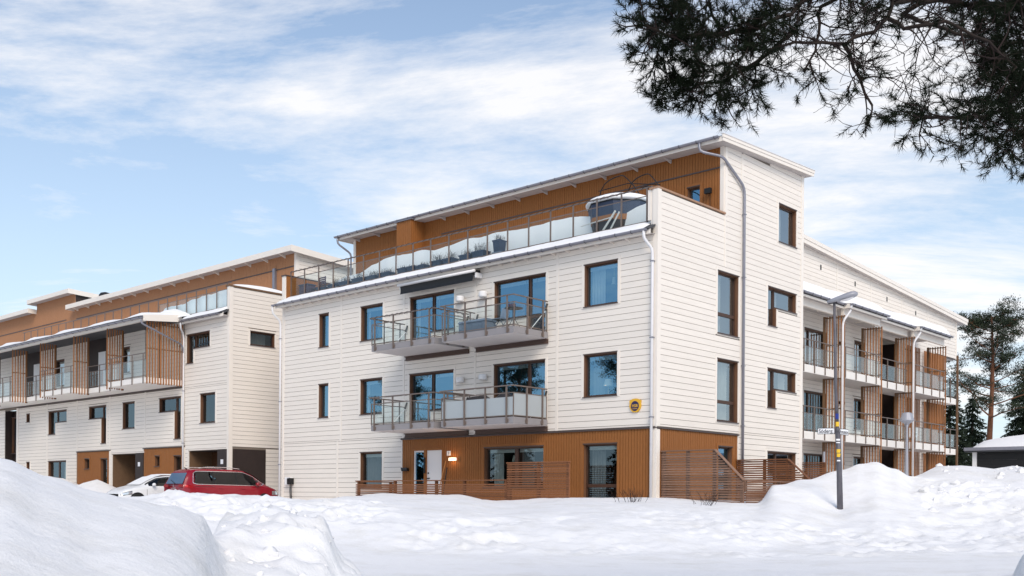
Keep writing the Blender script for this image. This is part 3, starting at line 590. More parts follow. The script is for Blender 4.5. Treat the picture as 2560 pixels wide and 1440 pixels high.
# ------------------------------------------------------------------ the white apartment house at the corner
B = thing('apartment_building', (-10, 5, 1.2), 'white four storey apartment house with ochre timber ground floor and glass railed roof terrace', 'building')
bl = []; back = MB(); wood = MB(); wback = MB()
JF = [-15.83, -11.90, -7.98, -4.07]
front_rects = []
def WF(rects, **k):
    front_rects.extend(rects); return (rects, k)
wins = [
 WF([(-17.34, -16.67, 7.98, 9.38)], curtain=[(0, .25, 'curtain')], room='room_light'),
 WF([(-17.34, -16.67, 4.98, 6.39)], curtain=[(.55, 1, 'curtain')], room='room_light'),
 WF([(-14.55, -13.18, 7.98, 9.37)], blind=True, curtain=[(0, .12, 'curtain')]),
 WF([(-14.55, -13.18, 4.98, 6.39)], blind=True, curtain=[(0, .1, 'curtain')]),
 WF([(-14.52, -13.16, 2.00, 3.42)], blind=True, pane='window_glass_dim', curtain=[(.0, .62, 'curtain_dark')]),
 WF([(-11.55, -10.35, 7.36, 9.37), (-10.35, -9.10, 7.95, 9.37)], blind=True, curtain=[(0, .1, 'curtain')]),
 WF([(-11.55, -10.35, 4.36, 6.39), (-10.35, -9.10, 4.95, 6.39)], blind=True, curtain=[(.85, 1, 'curtain')]),
 WF([(-7.03, -5.43, 8.00, 9.37), (-5.43, -4.59, 7.36, 9.37)], blind=True, trans=[(1, 7.98)]),
 WF([(-7.03, -5.43, 5.00, 6.40), (-5.43, -4.59, 4.36, 6.40)], blind=True, trans=[(1, 4.98)]),
 WF([(-2.90, -1.52, 8.00, 9.385)], blind=True, curtain=[(.02, .42, 'curtain'), (.93, 1, 'curtain')]),
 WF([(-2.90, -1.52, 5.00, 6.40)], blind=True, curtain=[(.04, .42, 'curtain_dark')]),
]
for rects, k in wins: window(FRONT, B, rects, **k)
wood_rects = [(-7.48, -4.64, 2.00, 3.43), (-2.88, -1.50, 1.35, 3.43)]
window(FRONT, B, [wood_rects[0]], mull=[(-6.0, .16)], pane='window_glass_dim', casing='ochre', blind=True, curtain=[(.04, .2, 'curtain'), (.55, .75, 'curtain_dark')])
window(FRONT, B, [wood_rects[1]], trans=[(0, 2.06)], pane='window_glass_dim', casing='ochre', blind=True, curtain=[(0.02, .45, 'curtain_dark')])
sheet(FRONT, back, -20.0, 0, 1.0, 10.0, front_rects + wood_rects + [(-11.30, -9.66, 1.25, 3.45)])
back.build('wall_backing', 'siding_gap', B, fix=False)
H = [grow(r, CW, front_rects) for r in front_rects]
siding(FRONT, bl, -19.86, -.15, 3.93, 9.98, H, JF)
siding(FRONT, bl, -19.86, -11.95, 1.2, 3.93, H, [-16.04])
# entrance door set in the timber
ent = (-11.37, -9.635, 1.2, 3.50)
planks(FRONT, wood, -11.93, -.15, 1.2, 3.86, [grow(r, .09) for r in wood_rects] + [ent])
for j in JF:
    FRONT.bx('joint_board', 'trim', B, j - .052, j + .052, 0, .034, 3.93 if j > -15 else 3.93, 9.98)
FRONT.bx('joint_board', 'trim', B, -16.09, -15.99, 0, .034, 1.2, 3.93)
FRONT.bx('corner_board', 'trim', B, -20.0, -19.86, 0, .04, 1.2, 10.0)
FRONT.bx('corner_board', 'trim', B, -.148, .04, 0, .04, 1.2, 11.42)
FRONT.bx('corner_board', 'trim', B, -11.99, -11.935, 0, .036, 1.2, 3.85)
FRONT.bx('flashing', 'cap', B, -12.0, 0, .0, .075, 3.862, 3.905)
FRONT.bx('flashing_lip', 'cap', B, -12.0, 0, .0, .055, 3.905, 3.925)
GABLE.bx('flashing', 'cap', B, -.04, 4.98, .0, .075, 3.862, 3.905)
dr = MB()
for u0, u1, z0, z1 in ((-11.37, -11.30, 1.2, 3.50), (-9.70, -9.635, 1.2, 3.50), (-11.30, -9.70, 3.42, 3.50), (-10.69, -10.56, 1.2, 3.42)): FRONT.mb(dr, u0, u1, -.1, .035, z0, z1)
D = dr.build('entrance_door', 'ochre', B, fix=False)
FRONT.bx('door_leaf', 'white_paint', D, -10.56, -9.70, -.07, -.02, 1.25, 3.42)
FRONT.bx('side_light_frame', 'white_paint', D, -11.30, -11.24, -.08, -.02, 1.25, 3.42); FRONT.bx('side_light_frame', 'white_paint', D, -11.24, -10.69, -.08, -.02, 3.36, 3.42)
FRONT.bx('pane', 'window_glass', D, -11.24, -10.69, -.07, -.06, 1.25, 3.36)
FRONT.bx('pull_handle', 'black', D, -10.66, -10.59, .04, .08, 2.55, 3.15)
FRONT.bx('lock', 'black', D, -10.50, -10.45, -.02, .01, 2.52, 2.58); FRONT.bx('door_handle', 'black', D, -10.52, -10.40, -.02, .03, 2.33, 2.37)
FRONT.bx('room_interior', 'room', D, -11.5, -9.5, -1.4, -.3, 1.2, 3.6)
# gable
zt = lambda u: 13.70 + 0.051 * (u - 3.4)
g_rects = [(3.55, 4.93, 7.30, 9.405), (3.55, 4.93, 4.31, 6.42), (7.01, 7.66, 8.00, 9.405), (7.66, 9.19, 8.70, 9.405), (7.01, 7.66, 5.00, 6.425), (7.66, 9.19, 5.69, 6.425), (7.78, 9.16, 11.19, 12.585), (7.05, 9.25, 2.0, 3.39)]
gw_rect = (3.66, 4.58, 1.25, 3.44)
gb = MB(); sheet(GABLE, gb, 0, 9.7, 1.0, 11.4, g_rects + [gw_rect]); sheet(GABLE, gb, 3.98, 9.7, 11.4, 13.72, g_rects)
gb.poly([GABLE.P(3.98, 0, 13.72), GABLE.P(9.7, 0, 13.72), GABLE.P(9.7, 0, 14.02), GABLE.P(3.98, 0, 13.73)])
gb.build('gable_backing', 'siding_gap', B, fix=False)
window(GABLE, B, [g_rects[0]], pane='window_glass_pale', trans=[(0, 7.99)], curtain=[(0, .55, 'curtain')], room='room_light')
window(GABLE, B, [g_rects[1]], pane='window_glass_pale', trans=[(0, 4.99)], curtain=[(.5, .95, 'curtain')])
window(GABLE, B, g_rects[2:4], pane='window_glass_pale', curtain=[(.0, .4, 'curtain')], room='room_light'); window(GABLE, B, g_rects[4:6], pane='window_glass_pale', curtain=[(.6, .95, 'curtain')])
window(GABLE, B, [g_rects[6]], pane='window_glass_pale', curtain=[(.0, .62, 'curtain')], room='room_light'); window(GABLE, B, [g_rects[7]], pane='window_glass_pale', mull=[(7.9, .1)], curtain=[(.1, .4, 'curtain_dark')])
window(GABLE, B, [gw_rect], casing='ochre', curtain=[(.1, .5, 'curtain_dark')], trans=[(0, 1.9)])
GH = [grow(r, CW, g_rects) for r in g_rects]
planks(GABLE, wood, .15, 4.93, 1.2, 3.86, [grow(gw_rect, .09)])
siding(GABLE, bl, .15, 3.98, 9.6, 11.36, GH, [], None)
siding(GABLE, bl, .15, 9.55, 3.93, 9.6, GH, [5.14], None)
siding(GABLE, bl, 4.05, 9.55, 9.6, 14.2, GH, [5.14], lambda u: zt(u) - .02)
siding(GABLE, bl, 4.98, 9.55, 1.2, 3.93, GH, [])
GABLE.bx('joint_board', 'trim', B, 5.088, 5.192, 0, .034, 3.93, 13.76)
GABLE.bx('corner_board', 'trim', B, -.045, .148, 0, .045, 1.2, 3.84); GABLE.bx('corner_board', 'trim', B, -.045, .148, 0, .045, 3.93, 11.42)
GABLE.bx('corner_board', 'trim', B, 3.98, 4.05, 0, .038, 9.6, 11.36); GABLE.bx('corner_board', 'trim', B, 3.98, 4.13, 0, .04, 11.36, 13.72)
GABLE.bx('corner_board', 'trim', B, 9.55, 9.74, 0, .04, 1.2, 14.02); GABLE.bx('corner_board', 'trim', B, 4.93, 4.99, 0, .036, 1.2, 3.85)
bx('corner_board', 'trim', B, (-.15, 3.94, 11.3), (0, 3.98, 13.75))
# hidden sides
sh = MB(); sh.poly([(-20, 0, 1), (-20, 9.7, 1), (-20, 9.7, 10.3), (-20, 0, 10.3)]); sh.poly([(-20, 3.98, 10.3), (-20, 9.7, 10.3), (-20, 9.7, 14), (-20, 3.98, 13.7)]); sh.poly([(-20, 9.7, 1), (0, 9.7, 1), (0, 9.7, 14), (-20, 9.7, 14)])
sh.build('rear_walls', 'siding', B, fix=False)
# eave, terrace deck, parapets
FRONT.bx('terrace_deck', 'roofing', B, -20.0, -.25, -3.98, -.05, 10.0, 10.38)
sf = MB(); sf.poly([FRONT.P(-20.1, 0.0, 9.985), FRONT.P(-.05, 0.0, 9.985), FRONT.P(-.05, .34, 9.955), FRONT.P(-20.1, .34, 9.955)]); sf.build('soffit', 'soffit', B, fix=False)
FRONT.bx('fascia', 'trim', B, -20.12, -.04, .325, .35, 9.93, 10.08)
sk = MB(); sk.prism([FRONT.P(-20.15, .36, 10.06), FRONT.P(-20.15, .42, 10.09), FRONT.P(-20.15, -.26, 10.44), FRONT.P(-20.15, -.26, 10.38)], (20.10, 0, 0)); sk.build('eave_roof', 'roofing', B)
u = -19.7
while u < -.3:
    t = MB(); t.prism([FRONT.P(u, .0, 9.99), FRONT.P(u, .32, 9.95), FRONT.P(u, .0, 9.90)], (.045, 0, 0)); t.build('rafter_tail', 'trim', B); u += .62
gutter(FRONT, B, -20.2, -.12, .44, 10.08)
downpipe(B, [(-20.18, -.44, 10.02), (-20.18, -.44, 9.72), (-20.06, -.12, 9.42), (-20.06, -.09, 9.2), (-20.06, -.09, 1.3)], brackets=(8.6, 5.8, 3.0), mn='white_pipe')
downpipe(B, [(-.22, -.44, 10.02), (-.22, -.44, 9.80), (-.11, -.14, 9.5), (-.11, -.11, 9.3), (-.11, -.11, 1.4)], brackets=(9.1, 6.7, 4.2), mn='white_pipe')
bx('parapet', 'trim', B, (-.25, .0, 10.0), (-.002, 3.98, 11.40)); bx('parapet_cap', 'cap_wood', B, (-.29, -.06, 11.402), (.06, 4.0, 11.46)); bx('parapet_front', 'trim', B, (-.36, -.02, 10.45), (-.252, .30, 11.40))
bx('parapet', 'trim', B, (-20.1, .0, 10.0), (-19.86, 3.98, 11.40)); bx('parapet_lining', 'ochre', B, (-19.858, .05, 10.4), (-19.82, 3.98, 11.40)); bx('parapet_cap', 'cap', B, (-20.13, -.04, 11.402), (-19.80, 4.0, 11.45))
# terrace railing
guard(FRONT, B, -19.85, -.4, -.30, 10.45, [-19.82 + 1.0115 * k for k in range(20)], rail=1.15, gtop=.88, foot=-.0, gbot=.09)
# upper storey in timber
UP = Fr('front', 3.98)
uw = (-1.47, -.96, 11.5, 12.57)
ub = MB(); sheet(UP, ub, -20.0, -.15, 10.3, 13.82, [uw, (-19.75, -17.2, 10.38, 12.05)]); ub.build('upper_backing', 'ochre_gap', B, fix=False)
wback = MB(); sheet(FRONT, wback, -11.93, -.15, 1.2, 3.86, [grow(r, .02) for r in wood_rects] + [ent], n=.003); sheet(GABLE, wback, .15, 4.93, 1.2, 3.86, [grow(gw_rect, .02)], n=.003)
wback.build('timber_backing', 'ochre_gap', B, fix=False)
planks(UP, wood, -19.85, -.15, 10.38, 13.8, [grow(uw, .08), (-19.85, -17.2, 10.3, 12.05)])
window(UP, B, [uw], casing='ochre')
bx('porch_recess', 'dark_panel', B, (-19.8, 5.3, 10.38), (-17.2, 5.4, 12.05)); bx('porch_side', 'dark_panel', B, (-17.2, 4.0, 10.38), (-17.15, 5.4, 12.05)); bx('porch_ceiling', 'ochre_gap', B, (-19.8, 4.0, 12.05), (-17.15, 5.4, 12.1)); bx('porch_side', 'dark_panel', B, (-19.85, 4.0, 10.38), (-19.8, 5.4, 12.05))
UP.bx('corner_board', 'trim', B, -20.02, -19.86, 0, .035, 10.3, 13.8)
UP.bx('ledge', 'cap', B, -14.0, -.15, .0, .05, 13.02, 13.065)
sb = Fr('front', 3.18); cb = MB(); sheet(sb, cb, -16.05, -15.1, 10.4, 13.72); bx('service_shaft', 'ochre_gap', B, (-16.04, 3.19, 10.4), (-15.11, 3.98, 13.72))
planks(sb, wood, -16.05, -15.1, 10.4, 13.72, n=-.01); planks(Fr('side', -15.1), wood, 3.19, 3.98, 10.4, 13.72, n=-.01)
UP.bx('shaft_cap', 'zinc', B, -16.12, -15.02, .0, .88, 13.725, 13.76)
wood.build('timber_planks', 'ochre', B, kind='stuff', fix=False)
# top roof: single pitch rising to the rear
rf = MB(); rf.prism([(-20.45, 3.38, 13.72), (-20.45, 9.95, 14.05), (-20.45, 9.95, 14.22), (-20.45, 3.38, 13.89)], (20.75, 0, 0)); RO = rf.build('roof', 'roofing', B)
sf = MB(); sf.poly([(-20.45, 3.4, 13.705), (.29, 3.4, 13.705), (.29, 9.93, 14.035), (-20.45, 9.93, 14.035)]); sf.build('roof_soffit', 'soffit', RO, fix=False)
rk = MB(); rk.prism([(.30, 3.33, 13.70), (.30, 9.98, 14.03), (.30, 9.98, 14.14), (.30, 3.33, 13.81)], (.03, 0, 0)); rk.build('bargeboard', 'trim', RO)
rk = MB(); rk.prism([(.30, 3.31, 13.815), (.30, 10.0, 14.145), (.30, 10.0, 14.25), (.30, 3.31, 13.92)], (.05, 0, 0)); rk.build('bargeboard', 'trim', RO)
rk = MB(); rk.prism([(.26, 3.29, 13.922), (.26, 10.02, 14.252), (.26, 10.02, 14.275), (.26, 3.29, 13.945)], (.11, 0, 0)); rk.build('roof_edge', 'white_pipe', RO)
bx('eave_board', 'trim', RO, (-20.45, 3.34, 13.70), (.29, 3.375, 13.86)); bx('eave_end', 'trim', RO, (-20.48, 3.4, 13.69), (-20.452, 9.9, 13.9))
u = -19.6
while u < -.2:
    t = MB(); t.prism([(u, 3.97, 13.72), (u, 3.46, 13.70), (u, 3.97, 13.60)], (.055, 0, 0)); t.build('rafter_tail', 'soffit', RO); u += 1.45
m = MB(); m.prism([(-10.2, 5.2, 13.98), (-10.2, 6.6, 14.05), (-10.2, 6.6, 14.28), (-10.2, 5.2, 14.20)], (2.4, 0, 0)); m.build('roof_hatch', 'dark_metal', RO)
gutter(Fr('front', 3.34), RO, -20.55, .20, .09, 13.86, step=.7)
downpipe(B, [(-.55, 3.25, 13.82), (-.55, 3.25, 13.50), (.09, 3.72, 13.30), (.115, 5.02, 12.62), (.115, 5.14, 12.40), (.115, 5.14, 1.4)], brackets=(11.6, 9.4, 6.3, 4.2))
downpipe(B, [(-20.35, 3.25, 13.82), (-20.35, 3.25, 13.52), (-20.09, 3.86, 13.1), (-20.09, 3.86, 10.6)], r=.045)
# balconies
def balcony(u0, u1, zb, posts, diag, glass='rail_glass'):
    m = MB(); FRONT.mb(m, u0, u1, .06, 1.80, zb + .012, zb + .23); b = m.build('balcony', 'slab_grey', B, fix=False)
    FRONT.bx('underside', 'slab_under', b, u0 + .02, u1 - .02, .08, 1.78, zb, zb + .0115)
    FRONT.bx('deck', 'slat_post', b, u0 + .06, u1 - .06, .08, 1.74, zb + .2305, zb + .25)
    zs = zb + .23; top = zs + 1.03; gt = zs + .78
    r = MB(); r.tube([FRONT.P(u0 - .03, .12, top), FRONT.P(u0 - .03, 1.86, top), FRONT.P(u1 + .03, 1.86, top), FRONT.P(u1 + .03, .12, top)], .024, 8)
    r.build('handrail', 'rail_metal', b, fix=False)
    for p in posts: FRONT.bx('post', 'rail_metal', b, p - .024, p + .024, 1.815, 1.86, zb + .02, top); FRONT.bx('post_bracket', 'rail_metal', b, p - .05, p + .07, 1.801, 1.83, zb + .05, zb + .16)
    for s, u in ((-1, u0), (1, u1)):
        for q in (.35, 1.15): FRONT.bx('post', 'rail_metal', b, u + s * .012 - .015, u + s * .012 + .045 * s, q - .022, q + .022, zb + .02, top); FRONT.bx('post_bracket', 'rail_metal', b, u + s * .001, u + s * .03, q - .06, q + .06, zb + .05, zb + .16)
        FRONT.bx('glass_panel', glass, b, u - .004, u + .004, .12, 1.78, zs + .06, gt)
        FRONT.bx('glass_rail', 'rail_metal', b, u - .012, u + .012, .12, 1.8, gt, gt + .03); FRONT.bx('bottom_rail', 'rail_metal', b, u - .012, u + .012, .12, 1.8, zs + .03, zs + .06)
        FRONT.bx('end_post', 'rail_metal', b, u - .015, u + .015, 1.77, 1.80, zs, gt); FRONT.bx('end_post', 'rail_metal', b, u - .015, u + .015, .10, .13, zs, gt)
        t = MB(); t.tube([FRONT.P(u - s * .05, .14, zs + .72), FRONT.P(u - s * .05, 1.0, zs - .1)], .014, 6); t.build('tie_rod', 'white_paint', b, fix=False)
        t = MB(); t.tube([FRONT.P(u - s * .05, .05, zs + .98), FRONT.P(u - s * .05, .14, zs + .72)], .035, 6); t.build('tie_bracket', 'black', b, fix=False)
    e = [u0 + .02] + [p for p in posts] + [u1 - .02]
    for a, c in zip(e, e[1:]):
        if c - a > .06: FRONT.bx('glass_panel', glass, b, a + .003, c - .003, 1.786, 1.794, zs + .06, gt if glass == 'rail_glass' else gt - .12)
    FRONT.bx('glass_rail', 'rail_metal', b, u0, u1, 1.778, 1.802, gt, gt + .03); FRONT.bx('bottom_rail', 'rail_metal', b, u0, u1, 1.778, 1.802, zs + .03, zs + .06)
    bm_ = MB(); FRONT.mb(bm_, u0, u1, .03, .16, zb - .17, zb - .15); FRONT.mb(bm_, u0, u1, .03, .16, zb - .03, zb - .003); FRONT.mb(bm_, u0, u1, .08, .095, zb - .15, zb - .03); FRONT.mb(bm_, u0, u1, .03, .05, zb - .15, zb - .03)
    bm_.build('support_beam', 'beam_brown', b, fix=False)
    return b
PL = [-11.5, -10.45, -9.45, -8.5]; PR = [-7.7, -6.7, -5.7, -4.72]
for zb in (7.1, 4.1):
    balcony(-11.72, -8.27, zb, PL, True); balcony(-7.88, -4.45, zb, PR, True, 'rail_glass' if zb > 5 else 'frosted_glass')
for (u, z) in ((-8.64, 8.98), (-7.47, 9.0), (-8.62, 5.98), (-7.45, 6.0)):
    v = MB(); v.lathe(FRONT.P(u, .16, z - .11), [(.02, 0), (.14, .0), (.155, .03), (.155, .15), (.13, .2), (.02, .215)], 16); v.tube([FRONT.P(u, .0, z), FRONT.P(u, .14, z)], .06, 10); v.build('wall_vent', 'white_paint', B, smooth=False)
finish_siding(B, bl)
# ------------------------------------------------------------------ slat screens (plane at constant u, slats along n)
def slat_screen(fr, parent, u, n0, n1, z0, z1, pitch=0.13, w=0.05, d=0.042, battens=(), post=None, along='n', name='slat_screen'):
    m = MB()
    for zb in battens:
        if along == 'n': fr.mb(m, u - .05, u - .012, n0, n1, zb, zb + .05)
        else: fr.mb(m, n0, n1, u - .05, u - .012, zb, zb + .05)
    if post:
        for q in post: fr.mb(m, u - .10, u - .0505, q - .06, q + .06, z0, z1)
    s = m.build(name, 'slat_post', parent, fix=False)
    k = max(2, int(round((n1 - n0 - w) / pitch)) + 1)
    for i in range(k):
        q = n0 + (n1 - n0 - w) * i / (k - 1); e = random.uniform(-.02, .02)
        if along == 'n': fr.bx('slat', 'slat', s, u - .0115, u - .0115 + d, q, q + w, z0 + e, z1)
        else: fr.bx('slat', 'slat', s, q, q + w, u - .0115, u - .0115 + d, z0 + e, z1)
    return s

# ------------------------------------------------------------------ long white house on the far side of the gap
L = thing('apartment_building', (-38, 5, 1.2), 'long white house with slatted timber gallery, carved L shaped windows and tan timber top floor', 'building')
bl2 = []; och = MB(); tan = MB()
r_low = [[(-26.83, -25.48, 5.15, 6.57)], [(-30.79, -29.27, 5.87, 6.57), (-29.27, -28.63, 4.46, 6.57)], [(-34.69, -33.36, 5.17, 6.57)], [(-38.65, -37.16, 5.87, 6.55), (-37.16, -36.56, 4.46, 6.55)],
         [(-43.94, -42.97, 5.18, 6.55), (-42.97, -41.47, 5.87, 6.55)], [(-47.1, -46.58, 6.06, 6.56)], [(-47.06, -46.56, 3.06, 3.57)], [(-43.93, -41.5, 2.3, 3.57)]]
r_up = [[(-28.13, -27.5, 8.17, 9.58), (-27.5, -26.0, 8.87, 9.58)], [(-34.87, -33.93, 8.2, 9.54)], [(-43.14, -41.82, 8.0, 9.53)]]
r_och = [[(-39.16, -38.54, 3.07, 3.63)], [(-37.2, -36.4, 1.4, 3.6)], [(-31.2, -30.7, 3.1, 3.63)], [(-29.3, -28.58, 1.4, 3.6)]]
rec = [(-35.80, -33.22, 1.2, 3.80), (-27.83, -25.22, 1.2, 3.80)]
allr = [q for s in r_low + r_up + r_och for q in s]
lb = MB(); sheet(FRONT, lb, -55, -24.3, 1.0, 10.3, allr + rec + [(-50.35, -48.45, 1.2, 6.9)]); lb.build('wall_backing', 'siding_gap', L, fix=False)
for s in r_low: window(FRONT, L, s, pane='window_glass_dim', curtain=[(.6, .95, 'curtain')] if len(s) == 1 and s[0][1] - s[0][0] > 1 else None, mull=[(-42.7, .1)] if s[0][2] == 2.3 else ())
for s in r_up: window(FRONT, L, s, pane='window_glass_pale' if s[0][0] < -30 else 'window_glass_dim', blind=len(s) == 1, room='room_light' if s[0][0] < -30 else 'room')
for s in r_och: window(FRONT, L, s, pane='window_glass_dim', casing='ochre', curtain=[(.2, .7, 'curtain_dark')])
LJ = [-48.35, -44.15, -40.14, -36.17, -32.25, -28.38]
HL = [grow(q, CW, s) for s in r_low + r_up for q in s]
blk = [(r[0] - .12, r[1] + .9, r[2], r[3] + .03) for r in rec] + [(-40.12, -36.06, 1.0, 4.06), (-32.39, -28.25, 1.0, 4.06)]
siding(FRONT, bl2, -48.30, -24.45, 1.2, 6.98, HL + blk, LJ, base=.1)
siding(FRONT, bl2, -28.33, -24.45, 6.98, 10.2, HL, [], base=.1)
siding(FRONT, bl2, -54, -28.4, 7.3, 10.3, HL + [(-38.9, -36.6, 7, 11), (-47.2, -45.15, 7, 11)], LJ, base=.1)
siding(FRONT, bl2, -55, -50.4, 1.2, 6.98, [], [], base=.1)
for j in LJ[1:]: FRONT.bx('joint_board', 'trim', L, j - .052, j + .052, 0, .034, 4.09 if -41 < j < -28 else 1.2, 7.0)
FRONT.bx('corner_board', 'trim', L, -24.45, -24.26, 0, .045, 1.2, 11.6)
FRONT.bx('corner_board', 'trim', L, -48.55, -48.30, 0, .05, 1.2, 7.0)
for a, b in ((-40.12, -36.06), (-32.39, -28.25)):
    planks(FRONT, och, a + .04, b - .12, 1.2, 4.02, [grow(q, .09) for s in r_och for q in s]); FRONT.bx('flashing', 'cap', L, a - .03, b + .03, 0, .07, 4.03, 4.075)
    FRONT.bx('timber_backing', 'ochre_gap', L, a + .02, -38.6 if a < -40 else -31.1, -.02, .004, 1.2, 3.0); FRONT.bx('corner_board', 'trim', L, b - .12, b + .02, 0, .04, 1.2, 4.02)
och.build('timber_planks', 'ochre', L, kind='stuff', fix=False)
for i, (a, b, z0, z1) in enumerate(rec):
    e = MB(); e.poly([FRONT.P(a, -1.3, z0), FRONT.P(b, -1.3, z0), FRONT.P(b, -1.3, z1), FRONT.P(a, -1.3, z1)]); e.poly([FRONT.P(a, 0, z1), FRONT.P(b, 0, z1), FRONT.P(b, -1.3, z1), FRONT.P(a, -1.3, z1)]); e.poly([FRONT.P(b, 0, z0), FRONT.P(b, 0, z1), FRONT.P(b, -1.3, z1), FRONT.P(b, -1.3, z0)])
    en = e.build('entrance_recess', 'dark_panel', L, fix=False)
    FRONT.bx('side_panel', 'slat_post', en, a - .02, a + .0, -1.3, 0, z0, z1); FRONT.bx('back_panel', 'ochre_gap', en, a, a + .75, -1.299, -1.25, z0, z1)  # back panel's darker ochre has the dimness of the recess painted in
    FRONT.bx('door_leaf', 'soffit', en, a + .85, b - .35, -1.28, -1.22, z0, z1 - .30)
    FRONT.bx('number_panel', 'dark_panel', en, b + .0, b + .82, -.02, .05, z0, z1 + .03); FRONT.bx('number_plate', 'sign_white', en, b + .30, b + .52, .0505, .06, 3.12, 3.34)
    FRONT.bx('jamb', 'trim', en, a - .12, a - .021, 0, .045, z0, z1)
# stair tower slot
FRONT.bx('stair_slot', 'dark_panel', L, -50.45, -48.46, -.6, -.5, 1.2, 6.95); FRONT.bx('stair_slot_side', 'dark_panel', L, -50.45, -50.35, -.5, .0, 1.2, 6.95); FRONT.bx('stair_slot_side', 'dark_panel', L, -48.56, -48.45, -.5, -.0, 1.2, 6.95); window(FRONT, L, [(-50.2, -49.3, 4.2, 6.5)], casing=None, n=-.36); window(FRONT, L, [(-50.2, -49.3, 2.0, 3.4)], casing=None, n=-.36)
# gallery slabs
bays = [('B', -32.4, -28.45), ('A', -36.3, -32.4), ('B', -40.35, -36.3), ('A', -44.3, -40.35), ('B', -48.3, -44.3), ('A', -54.0, -48.3)]
for t, a, b in bays:
    n1 = 2.0 if t == 'B' else 1.2
    m = MB(); FRONT.mb(m, a + .002, b - .002, .03, n1, 7.10, 7.36); g = m.build('gallery_bay', 'slab_white', L, fix=False)
    if t == 'B':
        ps = [b - .25 - 1.1 * k for k in range(4)]; guard(FRONT, g, a + .1, b, n1, 7.36, ps[::-1], rail=1.17, gtop=.86, foot=.30)
    else:
        ps = [b - .35, b - 1.3, b - 2.5, a + .1] if a > -50 else [a + .4, a + 1.5, b - 1.5, b - .3]; guard(FRONT, g, a + .0, b, n1, 7.36, sorted(ps), rail=1.17, gtop=.86, foot=.30)
FRONT.bx('slab_seam', 'cap', L, -48.4, -28.4, .0, .05, 7.03, 7.095)
for u in (-28.45,): slat_screen(FRONT, L, u, .05, 2.0, 7.05, 10.12, pitch=.145, w=.06, battens=(7.32, 8.75, 9.95), post=(1.22,))
for u in (-36.3, -44.3): slat_screen(FRONT, L, u, 1.2, 2.02, 7.02, 10.12, pitch=.14, w=.052, battens=(7.32, 8.75), post=(1.16,))
for u in (-32.42, -40.37, -48.32): slat_screen(FRONT, L, u, 1.2, 2.06, 7.02, 10.12, pitch=.14, w=.052, battens=(7.45, 8.75), post=(1.16,))
for a, b, dl in ((-38.9, -36.6, (-37.48, -36.66)), (-47.2, -45.15, (-46.0, -45.2))):
    FRONT.bx('entry_recess_sheet', 'dark_panel', L, a, b, .0, .03, 7.36, 10.4); FRONT.bx('door_leaf', 'white_paint', L, dl[0], dl[1], .031, .06, 7.38, 9.55)  # flat dark sheet in place of the dark recessed entry
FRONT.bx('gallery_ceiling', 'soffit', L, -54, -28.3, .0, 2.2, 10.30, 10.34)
m = MB(); m.prism([FRONT.P(-55, 2.32, 10.20), FRONT.P(-55, 2.32, 10.28), FRONT.P(-55, -.2, 10.62), FRONT.P(-55, -.2, 10.3)], (26.85, 0, 0)); ca = m.build('canopy', 'roofing', L)
FRONT.bx('fascia', 'trim', ca, -55, -28.16, 2.28, 2.32, 10.03, 10.2); FRONT.bx('canopy_beam', 'trim', ca, -54, -28.36, 1.86, 1.98, 10.12, 10.30)
m = MB(); m.prism([FRONT.P(-28.15, 2.34, 10.02), FRONT.P(-28.15, 2.34, 10.31), FRONT.P(-28.15, .30, 10.56), FRONT.P(-28.15, .30, 10.20)], (.03, 0, 0)); m.build('bargeboard', 'trim', ca)
gutter(FRONT, ca, -55, -28.12, 2.42, 10.20, step=.8)
downpipe(L, [(-28.22, -2.42, 10.15), (-28.20, -2.40, 9.9), (-28.27, -.25, 9.12), (-28.29, -.12, 8.9), (-28.29, -.11, 8.7)], r=.045)
downpipe(L, [(-28.0, -.44, 10.15), (-28.05, -.42, 9.9), (-28.29, -.13, 9.65), (-28.29, -.10, 9.4), (-28.29, -.10, 1.3)], brackets=(6.8, 4.2), mn='white_pipe')
# right eave, terrace
FRONT.bx('soffit', 'soffit', L, -28.12, -24.3, .0, .38, 10.13, 10.15); FRONT.bx('fascia', 'trim', L, -28.10, -24.28, .36, .39, 10.08, 10.26)
m = MB(); m.prism([FRONT.P(-28.12, .38, 10.20), FRONT.P(-28.12, .44, 10.26), FRONT.P(-28.12, -.26, 10.60), FRONT.P(-28.12, -.26, 10.5)], (3.82, 0, 0)); m.build('eave_roof', 'roofing', L)
gutter(FRONT, L, -28.05, -24.5, .47, 10.24)
FRONT.bx('terrace_deck', 'roofing', L, -55, -24.55, -3.98, -.02, 10.35, 10.55)
guard(FRONT, L, -31.6, -24.6, -.30, 10.62, [-31.5 + .935 * k for k in range(8)], rail=1.17, gtop=.9, foot=0)
guard(FRONT, L, -48.4, -31.62, -.30, 10.62, [-48.2 + .98 * k for k in range(17)], rail=1.17, glass=None, foot=0)
# gable
gr = [(1.11, 2.5, 8.89, 9.54)]; gb = MB(); sheet(LGABLE, gb, 0, 9.7, 1.0, 11.5, gr); gb.build('gable_backing', 'siding_gap', L, fix=False)
window(LGABLE, L, gr, pane='window_glass_dim', curtain=[(0, .8, 'curtain_dark')]); GH = [grow(q) for q in gr]
siding(LGABLE, bl2, .16, 9.7, 3.95, 11.5, GH, [], base=.1); siding(LGABLE, bl2, 2.05, 9.7, 1.2, 3.9, [], [], base=.1)
LGABLE.bx('corner_board', 'trim', L, -.05, .16, 0, .045, 1.2, 11.6); LGABLE.bx('dark_gable_panel', 'dark_panel', L, .22, 2.03, .0, .03, 1.2, 3.84); LGABLE.bx('parapet_cap', 'slat_post', L, -.06, 4.0, -.28, .07, 11.52, 11.60); LGABLE.bx('parapet', 'trim', L, .0, 4.0, -.24, -.01, 10.5, 11.515)
